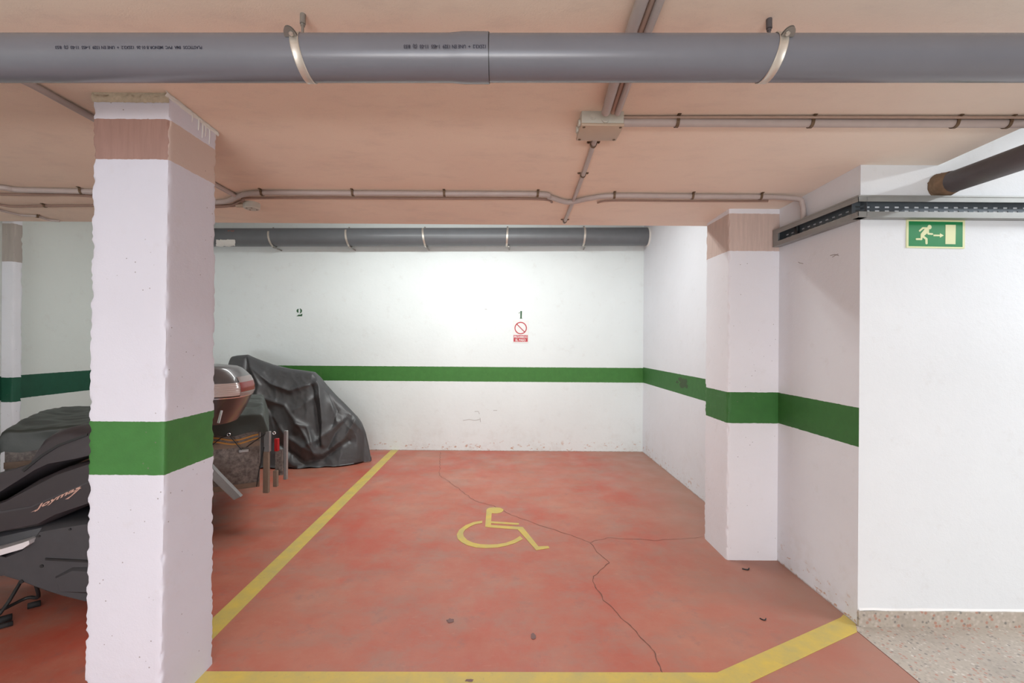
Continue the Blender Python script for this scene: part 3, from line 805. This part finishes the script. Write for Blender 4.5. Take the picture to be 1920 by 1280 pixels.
conduit('electrical_conduit', 'thin grey cable curving to the slab edge at the far left', [(-300, 372), (-60, 380), (0, 394), (40, 403), (68, 405), (92, 412), (112, 414.5)], .0075, M['conduit'], [(69, 405.5)])
conduit('electrical_conduit', 'grey conduit slanting behind the head of the foreground column', [(30, 146), (62, 160), (168, 218), (330, 305), (412, 351), (440, 366)], .0135, M['conduit'])
conduit('electrical_conduit', 'wide pale conduit crossing above the drain pipe to the junction box, left of its pair', [(1232, -80), (1204, 0), (1160, 130), (1136, 210)], .0185, M['conduit'], drop=.030)
conduit('electrical_conduit', 'narrower conduit running to the junction box, right one of two', [(1268, -80), (1238, 0), (1188, 130), (1158, 212)], .0125, M['conduit'], drop=.034)
conduit('electrical_conduit', 'dark conduit between the two pale conduits above the junction box', [(1253, -80), (1223, 0), (1175, 130), (1149, 210)], .011, M['conduit_tan'], drop=.018)
conduit('electrical_conduit', 'pale conduit running from the junction box towards the back, crossing the long conduit', [(1117, 258), (1096, 320), (1075, 376), (1058, 417)], .0115, M['conduit'], [(1112, 271), (1091, 328), (1074, 378), (1058, 414)], drop=.0125)
conduit('electrical_conduit', 'thick pale conduit running right from the junction box', [(1160, 229.5), (1268, 229.5), (1520, 230.5), (1790, 231), (1960, 232)], .018, M['conduit'], [(1269, 229), (1520, 230), (1790, 230.5), (1888, 231)])
conduit('electrical_conduit', 'thin conduit in front of the thick conduit right of the junction box', [(1165, 220), (1520, 219.5), (1960, 220)], .006, M['conduit_tan'])
# junction box
jb = thing('junction_box', 'grey square electrical junction box on the ceiling where four conduits meet', 'junction box', tuple(atC(1130, 235)))
A = atC(1094, 208, .0); Bq = atC(1170, 208, .0)
jy0 = atC(1130, 208).y; jz = zc(jy0)
# bottom height from the lower front edge at v=236
jb_z = atY(1130, 236, jy0).z
pA = atY(1090.5, 236, jy0); pB = atY(1170, 236, jy0)
jy1 = atZ(1130, 264, jb_z).y if False else (jb_z-EYE)*F/(-unroll(1130, 264)[1])
bm = bmesh.new(); box(bm, pA.x, pB.x, jy0, jy1, jb_z+.012, jz+.002); bevel(bm, .004, 2); link('box_body', bm, M['box'], jb, smooth=40)
bm = bmesh.new(); box(bm, pA.x-.002, pB.x+.002, jy0-.002, jy1+.002, jb_z, jb_z+.0125); bevel(bm, .004, 2); link('lid', bm, M['box_lid'], jb, smooth=40)
for i, j in ((0, 0), (0, 1), (1, 0), (1, 1)):
    x = (pA.x+.012) if i == 0 else pB.x-.012; y = jy0+.012 if j == 0 else jy1-.012
    bm = bmesh.new(); tube(bm, [(x, y, jb_z-.002), (x, y, jb_z+.002)], .006, 12); link('screw', bm, M['clip'], jb)
for (u, v, q) in ((1112, 217, .013), (1135, 221, .017)):
    c = atY(u, v+2, jy0); bm = bmesh.new(); tube(bm, [(c.x, jy0-.005, c.z), (c.x, jy0+.001, c.z)], q, 20); tube(bm, [(c.x, jy0-.007, c.z), (c.x, jy0-.004, c.z)], q*.7, 20)
    link('knockout', bm, M['box'], jb, smooth=40)
for yy in (.3, .72):
    bm = bmesh.new(); y = jy0+(jy1-jy0)*yy; z = (jb_z+jz)/2; tube(bm, [(pA.x-.008, y, z), (pA.x+.001, y, z)], .015, 18); link('knockout', bm, M['box'], jb, smooth=40)
# round box near the slab edge
rb = thing('round_junction_box', 'small round white ceiling box at the end of the brown conduit', 'junction box', tuple(atC(470, 391)))
c = atC(472, 389, .03); R3 = .052
bm = bmesh.new(); tube(bm, [(c.x, c.y, zc(c.y)+.002), (c.x, c.y, zc(c.y)-.034), (c.x, c.y, zc(c.y)-.040)], R3, 32, rr=[R3, R3, R3-.006]); link('box_body', bm, M['box'], rb, smooth=40)
bm = bmesh.new(); tube(bm, [(c.x-R3-.05, c.y-.002, zc(c.y)-.016), (c.x-R3+.006, c.y-.002, zc(c.y)-.016)], .014, 14); link('conduit_entry', bm, M['box_lid'], rb, smooth=40)
for a in (.6, 2.4, 3.9, 5.2):
    bm = bmesh.new(); q = Vector((c.x+math.cos(a)*R3*.6, c.y+math.sin(a)*R3*.6, zc(c.y)-.040)); tube(bm, [q+Vector((0, 0, -.0015)), q+Vector((0, 0, .001))], .006, 8); link('slot', bm, M['clip'], rb)

# lamp housings outside the frame; the aisle one is added with its fill light
def batten(loc, L, axis, label, zc_):
    t = thing('ceiling_lamp', label, 'lamp', loc)
    bm = bmesh.new(); hx, hy = (L/2, .06) if axis == 'x' else (.06, L/2)
    box(bm, loc[0]-hx, loc[0]+hx, loc[1]-hy, loc[1]+hy, loc[2]+.02, zc_); link('housing', bm, M['box'], t)
    return t
batten((-.9, 4.45, 3.12), 2.4, 'x', 'fluorescent batten over the back of the bays', ZT)
batten((.6, 4.3, 3.12), 1.2, 'x', 'fluorescent batten over the back of the accessible bay', ZT)
batten((-.2, -1.6, 2.38), 2.4, 'x', 'added unseen fill batten over the driving aisle', 2.53)
batten((4.4, 1.15, 3.02), 1.3, 'y', 'fluorescent batten in the stair hall', ZT)

# ------------------------------------------------------------------ covered motorcycle by the back wall
def interp(tab, x):
    if x <= tab[0][0]: return tab[0][1]
    for (a, p), (b, q) in zip(tab, tab[1:]):
        if x <= b: return p+(q-p)*(x-a)/(b-a)
    return tab[-1][1]
def seg_d(p, a, b):
    ax, ay = a; bx, by = b; dx, dy = bx-ax, by-ay; L = dx*dx+dy*dy
    t = max(0, min(1, ((p[0]-ax)*dx+(p[1]-ay)*dy)/L)); return math.hypot(p[0]-ax-t*dx, p[1]-ay-t*dy)
ridge = [(428, 868), (430, 700), (436, 668), (446, 666), (465, 664.5), (480, 671), (510, 683), (545, 691), (570, 694.5), (590, 697), (600, 706), (612, 722), (635, 746), (655, 765), (670, 780), (678, 792), (686, 812), (691, 833), (695, 856), (696, 866)]
hemY = [(428, 5.30), (440, 5.22), (500, 5.20), (590, 5.22), (650, 5.30), (675, 5.42), (690, 5.60), (696, 5.72)]
c6 = lambda pts: [(380+x/4, 640+y/4) for x, y in pts]
creases = [
    (c6([(345, 115), (380, 210), (440, 330), (410, 450)]), .045, 6),
    (c6([(350, 120), (480, 190), (640, 230), (840, 240)]), .030, 7),
    (c6([(385, 200), (520, 320), (660, 372), (870, 305)]), .050, 6),
    (c6([(850, 240), (885, 320), (915, 600), (905, 770)]), .075, 6),
    (c6([(885, 310), (960, 420), (1010, 600)]), .03, 6),
    (c6([(900, 280), (1120, 500), (1200, 640)]), .03, 6),
    (c6([(440, 420), (620, 480), (740, 640), (850, 840)]), .045, 7),
    (c6([(530, 560), (640, 720), (850, 845)]), .04, 6),
    (c6([(720, 620), (790, 640), (850, 800)]), .035, 4),
    (c6([(860, 400), (700, 520)]), .03, 6),
    (c6([(1120, 540), (930, 700), (760, 800)]), .035, 6),
    (c6([(1165, 570), (1060, 730), (900, 850)]), .035, 5),
    (c6([(1180, 600), (1185, 880)]), .030, 5),
    (c6([(560, 760), (760, 905), (900, 880), (1090, 740)]), -.055, 6),
    (c6([(820, 330), (850, 560), (880, 760)]), -.055, 7),
    (c6([(330, 130), (350, 300), (365, 420)]), -.06, 4),
    (c6([(460, 440), (560, 620)]), -.03, 6),
    (c6([(950, 400), (1010, 520), (980, 620)]), -.03, 5),
    (c6([(1100, 560), (1000, 680), (940, 800)]), -.03, 4),
    (c6([(560, 840), (700, 930)]), .02, 5),
]
def cover(a, b):
    """a along the length, b -1..1 from the far hem over the ridge to the near hem"""
    U = 428+268*a
    s = abs(b); vr = interp(ridge, U)
    Yc = 5.53
    top = atY(U, vr, Yc)
    hem = interp(hemY, U); W = max(.02, Yc-hem)
    H = max(.06, top.z)
    flat_ = .10 if U < 470 else .0
    y = W*(s**.8)
    z = .012+(H-.012)*(1-s**1.75)
    x = top.x
    sgn = 1 if b > 0 else -1
    p = Vector((x, Yc-sgn*y, z))
    if b > 0:
        uv = toPx(p); d = 0
        for pts, am, wd in creases:
            q = min(seg_d(uv, pts[i], pts[i+1]) for i in range(len(pts)-1))
            d += am*math.exp(-q/wd)
        d += .018*nz(p, 4, 3)+.007*(1-2*abs(nz((p.x*1.6+p.z*.6, p.y, p.z*.5-p.x*.3), 7, 5)))+.0022*(1-2*abs(nz((p.x, p.y, p.z), 19, 8)))
        k = min(1, s*3)*min(1, a*12)*min(1, (1-a)*10)
        p += Vector((.15*d*nz(p, 3, 1), -d, .25*d))*k
        if s > .985: p.z = .008+.012*(nz((p.x, 0, 0), 9, 1)+.5)
    else:
        p.y = min(p.y+.02*nz(p, 6, 2), YB-.02)
    p.z = max(p.z, .006)
    return p
bm = bmesh.new(); grid(bm, lambda a, b: cover(a, 2*b-1), 170, 190)
cv = link('covered_motorcycle', bm, M['nylon'], smooth=True)
tag(cv, 'motorcycle hidden under a dark grey draped cover by the back wall', 'motorcycle')
cv.data.flip_normals() if False else None

# ------------------------------------------------------------------ trailer under a tarp
TA = Vector((-1.93, 3.57, 0)); ta = Vector((-.88, -.475, 0)); tb = Vector((-.475, .88, 0)); TZ = Vector((0, 0, 1))
TL, TW = 1.46, 1.10
tr = thing('cargo_trailer', 'small cargo trailer with mottled side panel and dark tarp behind the foreground column', 'trailer', tuple(TA+ta*TL/2+tb*TW/2))
def tp(t, b, z): return TA+ta*t+tb*b+TZ*z
bm = bmesh.new(); obox(bm, TA, ta, tb, TZ, .02, TL, 0, TW, .335, .86); bevel(bm, .008, 2); link('body', bm, M['panel'], tr)
bm = bmesh.new(); obox(bm, TA, ta, tb, TZ, .25, TL, .25, TW-.2, .27, .335); link('chassis', bm, M['black'], tr)
bm = bmesh.new(); obox(bm, TA, ta, tb, TZ, .02, TL, -.006, .0, .335, .375); obox(bm, TA, ta, tb, TZ, .02, TL, -.006, 0, .66, .70); link('side_rail', bm, M['wood'], tr)
for off in (0, .030):
    bm = bmesh.new(); pr = None
    for i in range(90):
        t = .03+.62*i/89; z = .735-off+.016*math.sin(t*19+1.2)
        q = (bm.verts.new(tp(t, -.0075, z-.006)), bm.verts.new(tp(t, -.0075, z+.006)))
        if pr: bm.faces.new((pr[0], q[0], q[1], pr[1]))
        pr = q
    e = bmesh.ops.extrude_face_region(bm, geom=bm.faces[:])
    for v in [g for g in e['geom'] if isinstance(g, bmesh.types.BMVert)]: v.co += tb*.0075
    link('wave_stripe', bm, M['orange'], tr)
def tarpf(a, b):
    # a 0..1 along length (with overhang), b 0..1 from near skirt hem over the top to far hem
    t = -.045+a*(TL+.09); S_ = b*2.1
    ea = min(a, 1-a)*(TL+.09)
    endk = min(1, ea/.10)
    if S_ < .30: k = S_/.30; y = -.028-.010*nz((t*5, k, 0), 1, 3); z = .765+.135*k
    elif S_ > 1.80: k = (2.1-S_)/.30; y = TW+.028; z = .765+.135*k
    else: k = (S_-.30)/1.5; y = -.026+(TW+.052)*k; z = .90+.095*math.sin(PI*min(1, k*1.0))**.7*(.6+.4*math.sin(t*3.6+.7))
    z -= .145*max(0, 1-ea/.045)**1.0 if ea < .045 else 0
    p = tp(t, y, z); d = .012*nz(p, 7, 4)+.010*(1-2*abs(nz(p, 9, 8)))*(.4 if S_ < .3 else 1)
    z2 = .010*math.sin(t*22) if S_ < .03 else 0
    return p+TZ*(d+z2)-tb*(d*.8 if S_ < .3 else 0)
bm = bmesh.new(); grid(bm, tarpf, 110, 90)
tarp_o = link('tarp', bm, M['tarp'], tr, smooth=True)
def grom(t, z, y=-.045):
    bm = bmesh.new(); c = tp(t, y, z)
    pts = [c+(ta*math.cos(k*PI/6)+TZ*math.sin(k*PI/6))*.010 for k in range(13)]
    tube(bm, pts, .003, 6); link('grommet', bm, M['chrome'], tarp_o)
Sn = Vector((tb.x, tb.y, 0))
def side_t(u, v):
    p = atPlane(u, v, TA+tb*(-.03), Sn); return (p-TA).dot(ta), p.z
for (u, v) in ((429, 814), (514, 811)):
    t, z = side_t(u, v); grom(t, z)
cords = [[(398, 834), (414, 821), (429, 815), (442, 830), (453, 843)], [(462, 838), (480, 825), (499, 812)], [(495, 838), (486, 880), (481, 912)]]
for cc in cords:
    bm = bmesh.new(); tube(bm, [tp(side_t(u, v)[0], -.030, side_t(u, v)[1]) for u, v in cc], .004, 6); link('cord', bm, M['black'], tr)
t, z = side_t(457, 845); bm = bmesh.new(); obox(bm, TA, ta, tb, TZ, t-.035, t+.035, -.03, -.002, z-.015, z+.012); bevel(bm, .006, 2); link('cord_hook', bm, M['alu'], tr)
# rear light frame at the right end of the trailer
def bar(name, u0, u1, v0, v1, m, d=.0, dep=.03):
    p = atPlane(u0, v0, TA+ta*d+tb*0, Vector((0, 1, 0))); q = atPlane(u1, v1, TA+ta*d, Vector((0, 1, 0)))
    bm = bmesh.new(); obox(bm, Vector((0, 0, 0)), Vector((1, 0, 0)), Vector((0, 1, 0)), TZ, p.x, q.x, TA.y-.02+d, TA.y-.02+d+dep, min(p.z, q.z), max(p.z, q.z)); bevel(bm, .003, 1)
    return link(name, bm, M[m], tr)
bar('rear_post', 497, 507.5, 808, 846, 'alu'); bar('rear_post', 495.5, 505, 845, 923, 'wood')
bar('tail_lamp', 505.5, 512.5, 826, 850, 'lens_deep', .06); bar('rear_post', 513, 518.5, 815, 911, 'alu', .12)
bar('rear_board', 500, 514, 850, 900, 'panel', .10, .02); bar('lamp_bracket', 505, 512.5, 886, 917, 'wood', .05)
def wheel(name, c, ax, R_, wd, parent, rim='alu'):
    bm = bmesh.new(); N = 40
    ax = ax.normalized(); e1 = Vector((0, 0, 1)); e2 = ax.cross(e1)
    prof = [(-wd*.5, R_*.62), (-wd*.52, R_*.8), (-wd*.4, R_*.96), (0, R_), (wd*.4, R_*.96), (wd*.52, R_*.8), (wd*.5, R_*.62)]
    rings = [[bm.verts.new(c+ax*a+(e1*math.cos(k*2*PI/N)+e2*math.sin(k*2*PI/N))*q) for a, q in prof] for k in range(N)]
    for k in range(N):
        for j in range(len(prof)-1): bm.faces.new((rings[k][j], rings[(k+1) % N][j], rings[(k+1) % N][j+1], rings[k][j+1]))
        bm.faces.new((rings[k][0], rings[k][-1], rings[(k+1) % N][-1], rings[(k+1) % N][0]))
    w_ = link(name, bm, M['rubber'], parent, smooth=40)
    bm = bmesh.new(); tube(bm, [c-ax*wd*.42, c+ax*wd*.42], R_*.14, 20)
    for k in range(6):
        a = k*PI/3; d = e1*math.cos(a)+e2*math.sin(a); s = ax.cross(d)
        obox(bm, c, d, s, ax, R_*.1, R_*.64, -.016, .016, -wd*.3, wd*.3)
    link('rim', bm, M[rim], w_)
    return w_
wheel('wheel', tp(.80, -.12+.07, .25), tb, .25, .13, tr); wheel('wheel', tp(.80, TW+.05, .25), tb, .25, .13, tr)
bm = bmesh.new(); tube(bm, [tp(.80, -.05, .25), tp(.80, TW+.05, .25)], .025, 12); link('axle', bm, M['black'], tr)
bm = bmesh.new(); obox(bm, TA, ta, tb, TZ, TL-.1, TL+.25, TW/2-.03, TW/2+.03, .30, .36); link('drawbar', bm, M['black'], tr)

# ------------------------------------------------------------------ scooter
a8 = math.radians(8)
sf = Vector((-math.cos(a8), -math.sin(a8), 0)); sn = Vector((math.sin(a8), -math.cos(a8), 0)); P0 = Vector((-2.5, 2.32, 0))-sn*.30
sc = thing('maxi_scooter', 'black maxi scooter with rear top case parked left of the foreground column', 'scooter', tuple(P0))
def sl(x, y, z): return P0+sf*x+sn*y+TZ*z
def spx(u, v, off):
    p = atPlane(u, v, P0+sn*off, sn); return (p-P0).dot(sf), p.z
def shell(name, prof, w, m, smooth=45, layers=((-1, .90), (-.93, .965), (-.8, 1), (.8, 1), (.93, .965), (1, .90)), yc=0, parent=None, rnd=0):
    """prof: (x,z) outline; rounded sideways"""
    pts = prof
    cx = sum(p[0] for p in pts)/len(pts); cz = sum(p[1] for p in pts)/len(pts)
    bm = bmesh.new(); R_ = []
    for (k, s) in layers:
        # shrink by a roughly constant margin rather than in proportion
        ring = []
        for (x, z) in pts:
            dx, dz = x-cx, z-cz; L = math.hypot(dx, dz) or 1; q = (1-s)*.28
            ring.append(bm.verts.new(sl(x-dx/L*min(q, L*.5), yc+k*w, z-dz/L*min(q, L*.5))))
        R_.append(ring)
    n = len(pts)
    for i in range(len(R_)-1):
        for k in range(n): bm.faces.new((R_[i][k], R_[i][(k+1) % n], R_[i+1][(k+1) % n], R_[i+1][k]))
    bm.faces.new(R_[0]); bm.faces.new(R_[-1])
    return link(name, bm, M[m], parent or sc, smooth=smooth)
def pp(L, off): return [spx(u, v, off) for u, v in L]
NO = .27
# lower body / floorboard side
low = pp([(72, 988), (110, 982), (165, 976), (230, 975), (300, 990), (300, 1075), (250, 1110), (165, 1134), (120, 1125), (80, 1114), (30, 1095), (-40, 1070), (-150, 1050), (-150, 1010), (-60, 1030), (0, 1045), (30, 1030), (60, 1005)], NO)
shell('lower_fairing', low, .27, 'plastic2')
crs = pp([(85, 1046), (165, 1050), (230, 1052), (230, 1056), (165, 1054), (85, 1050)], NO+.004)
shell('panel_seam', crs, .276, 'black', layers=((-1, 1), (1, 1)))
st = pp([(122, 1101), (165, 1103), (200, 1104), (200, 1108), (165, 1108), (126, 1106)], NO+.012)
shell('footpeg_edge', st, .285, 'alu', layers=((-1, 1), (1, 1)))
fp = pp([(96, 1082), (130, 1062), (165, 1060), (230, 1062), (230, 1112), (160, 1118), (105, 1112)], NO+.01)
shell('passenger_footrest', fp, .288, 'plastic2')
# upper side body
up = pp([(-200, 1040), (-120, 985), (0, 940), (60, 903), (110, 881), (165, 866), (230, 845), (280, 822), (288, 860), (270, 900), (240, 920), (165, 948), (110, 972), (70, 990), (30, 996), (0, 1000), (-60, 1016), (-150, 1046)], NO)
shell('side_body', up, .275, 'plastic')
ri = pp([(0, 958), (60, 948), (120, 922), (165, 903), (230, 876), (230, 878), (165, 905.5), (120, 924.5), (60, 951), (0, 962)], NO+.006)
shell('character_line', ri, .279, 'plastic2', layers=((-1, 1), (1, 1)))
# seat
seat = pp([(-160, 985), (-60, 962), (0, 926), (60, 896), (110, 873), (165, 858), (240, 838), (285, 820), (290, 795), (240, 790), (165, 806), (140, 803), (120, 803.5), (100, 809), (80, 819), (63, 838), (50, 858), (44, 872), (20, 882), (0, 890), (-60, 905), (-150, 930), (-175, 955)], .20)
shell('tail', pp([(270, 830), (372, 805), (376, 835), (270, 900)], .07), .07, 'plastic')
shell('seat', seat, .20, 'vinyl', layers=((-1, .78), (-.9, .92), (-.7, 1), (.7, 1), (.9, .92), (1, .78)))
piping = pp([(42, 880), (80, 850), (110, 832), (165, 812), (165, 816), (110, 837), (80, 856), (46, 884)], .20)
shell('seat_seam', piping, .206, 'black', layers=((-1, 1), (1, 1)))
# chrome strip and tunnel
chs = pp([(-140, 1068), (0, 1030), (40, 1018), (54, 1013), (55, 1020), (42, 1029), (0, 1041), (-140, 1080)], .30)
shell('trim_strip', chs, .30, 'silver', layers=((-1, 1), (1, 1)))
# front of the scooter, outside the frame
shell('front_fairing', [(.55, .25), (.75, .22), (.98, .35), (1.08, .62), (.98, .88), (.80, 1.0), (.66, .96), (.58, .6)], .24, 'plastic', layers=((-1, .2), (-.85, .6), (-.6, .9), (-.3, 1), (.3, 1), (.6, .9), (.85, .6), (1, .2)))
shell('inner_tunnel', [(-.2, .22), (.6, .22), (.62, .42), (.2, .46), (-.1, .5)], .20, 'plastic2')
shell('windshield', [(.80, .98), (.93, .96), (.72, 1.32), (.69, 1.32)], .18, 'plastic2')
bm = bmesh.new(); tube(bm, smooth_path([sl(.80, -.34, 1.0), sl(.86, -.15, .98), sl(.88, 0, .97), sl(.86, .15, .98), sl(.80, .34, 1.0)], 5), .016, 12); link('handlebar', bm, M['rubber'], sc, smooth=True)
wheel('wheel', sl(.86, 0, .27), sn, .27, .12, sc); wheel('wheel', sl(-.42, 0, .26), sn, .26, .14, sc)
shell('front_mudguard', [(.62, .40), (.72, .53), (.9, .57), (1.06, .48), (1.08, .42), (.9, .52), (.74, .47)], .08, 'plastic')
# swing arm, exhaust on the far side, rack
bm = bmesh.new(); tube(bm, [sl(-.05, .12, .26), sl(-.42, .12, .26)], .045, 12); link('swing_arm', bm, M['black'], sc, smooth=40)
bm = bmesh.new(); tube(bm, [sl(-.1, -.17, .24), sl(-.2, -.19, .25), sl(-.34, -.2, .27)], .06, 16); link('exhaust', bm, M['alu'], sc, smooth=40)
# rear mudguard / plate carrier: its tip shows right of the column
mg = pp([(330, 830), (352, 838), (402, 892), (445, 936), (432, 942), (402, 914), (360, 872), (325, 850)], .06)
shell('rear_mudguard', mg, .018, 'mud', layers=((-1, .97), (-.9, 1), (.9, 1), (1, .97)))
# rack
bm = bmesh.new()
for yy in (-.11, .11): tube(bm, smooth_path([sl(-.42, yy, .86), sl(-.60, yy, .95), sl(-.82, yy, 1.02)], 4), .011, 8)
box_c = spx(440, 790, .18)
link('rack', bm, M['black'], sc, smooth=True)
# centre stand with rubber feet
bm = bmesh.new(); g1 = atZ(64, 1133, .02); g2 = atZ(8, 1160, .02)
tube(bm, smooth_path([atZ(-40, 1165, .05), atZ(20, 1135, .06), atZ(52, 1120, .07), atZ(72, 1118, .08), sl(.02, .2, .2)], 4), .009, 8)
tube(bm, smooth_path([atZ(-60, 1185, .03), atZ(0, 1150, .07), sl(.1, .12, .25)], 4), .009, 8)
stn = link('centre_stand', bm, M['black'], sc, smooth=True)
for (g, L_, q) in ((g1, .05, .016), (g2, .055, .018), (atZ(8, 1172, .015), .06, .012)):
    bm = bmesh.new(); d = Vector((.75, .66, 0)); tube(bm, [g-d*L_/2, g+d*L_/2], q, 10); link('rubber_foot', bm, M['rubber'], stn, smooth=True)
# small screws on the fairing
for (u, v, q) in ((78, 1061, .009), (40, 1090, .010), (131, 992, .006), (73, 1005, .006)):
    x, z = spx(u, v, NO+.002); bm = bmesh.new(); tube(bm, [sl(x, NO-.02, z), sl(x, NO+.004, z)], q, 12); link('screw_recess', bm, M['black'], sc)
# name on the side body
bm = text_mesh('Joymax', .03)
A0 = spx(64, 957, NO+.008); A1 = spx(151, 915, NO+.008); hh = .040
dx, dz = A1[0]-A0[0], A1[1]-A0[1]
for v in bm.verts:
    x, y = v.co.x, v.co.y
    v.co = sl(A0[0]+dx*x-.022*y, NO+.0085, A0[1]+dz*x+hh*y-.008)
bm.normal_update()
link('lettering', bm, M['decal'], sc, label='rose silver lettering on the side body')
for pts in ([(57, 960.5), (68, 955), (70, 953), (67, 957)], [(122, 936), (133, 929), (142, 920), (152, 914), (140, 925), (128, 935)]):
    bm = bmesh.new(); prism(bm, [sl(spx(u, v, NO+.0085)[0], NO+.0075, spx(u, v, NO+.0085)[1]) for u, v in pts], sn*.0015); link('lettering_flourish', bm, M['decal'], sc)

# top case: superellipse rings stacked along z
tc_off = -.05
def tpx(u, v): return spx(u, v, tc_off)
tk = bpy.data.objects.new('top_case', None); C.objects.link(tk); tk.parent = sc; tk.matrix_parent_inverse = world_of(sc).inverted()
xr = lambda u, v: tpx(u, v)[0]
zz = lambda v: tpx(440, v)[1]
rows = [(682, 408, .55), (683, 425, .72), (685, 440, .84), (690, 451, .92), (697, 459, .96), (704, 466, .985), (712, 470, 1.), (722, 473, 1.), (732, 473.5, 1.), (738, 471, .99), (746, 467, .965), (760, 461, .92), (775, 452, .87), (787, 444, .82)]
xc_front = xr(290, 730)
def ring_at(v):
    for i in range(len(rows)-1):
        if rows[i][0] <= v <= rows[i+1][0]:
            t = (v-rows[i][0])/(rows[i+1][0]-rows[i][0]); return rows[i][1]+(rows[i+1][1]-rows[i][1])*t, rows[i][2]+(rows[i+1][2]-rows[i][2])*t
def case_band(name, v0, v1, m, grow=0., n=8, a0=0., a1=2*PI, cap=False, ribs=0):
    bm = bmesh.new(); R_ = []; K = 72 if a1-a0 > 6 else 24
    closed = a1-a0 > 6
    nn = n
    for i in range(nn+1):
        v = v0+(v1-v0)*i/nn; u, ws = ring_at(v)
        x1 = xr(u, v); x0 = xc_front+(1-ws)*.10; z = zz(v)
        g = grow+(.003*math.sin(i*PI) if ribs else 0)+(ribs*(i % 2))
        cxx = (x0+x1)/2; hx = abs(x1-x0)/2+g; hy = .205*ws+g
        ring = []
        for k in range(K if closed else K+1):
            a = a0+(a1-a0)*k/K
            ca, sa = math.cos(a), math.sin(a); e = .62
            ring.append(bm.verts.new(sl(cxx-hx*math.copysign(abs(ca)**e, ca), hy*math.copysign(abs(sa)**e, sa), z)))
        R_.append(ring)
    m_ = len(R_[0])
    for i in range(nn):
        for k in range(m_ if closed else m_-1): bm.faces.new((R_[i][k], R_[i][(k+1) % m_], R_[i+1][(k+1) % m_], R_[i+1][k]))
    if cap and closed: bm.faces.new(R_[0][::-1]); bm.faces.new(R_[-1])
    if not closed:
        e = bmesh.ops.solidify(bm, geom=bm.faces[:], thickness=.004)
    return link(name, bm, M[m], tk, smooth=40)
case_band('lid', 682.2, 713, 'case', cap=True)
case_band('silver_band', 713, 736, 'lens_clear', -.001, n=14, ribs=.002)
case_band('lower_shell', 736, 786.5, 'case_dark', -.001, cap=True)
for a0, a1 in ((-.75, .30),):
    case_band('clear_reflector', 703, 713, 'lens_clear', .003, a0=a0, a1=a1)
    case_band('red_reflector', 713, 730, 'lens_red', .0035, a0=a0, a1=a1)
    case_band('clear_reflector', 730, 738, 'lens_clear', .003, a0=a0, a1=a1)
case_band('lid_seam', 738, 740, 'chrome', .002, n=2)
lx, lz = tpx(448, 768); bm = bmesh.new(); tube(bm, [sl(lx, .17, lz+.03), sl(lx+.01, .185, lz-.04)], .007, 8); link('latch', bm, M['chrome'], tk)
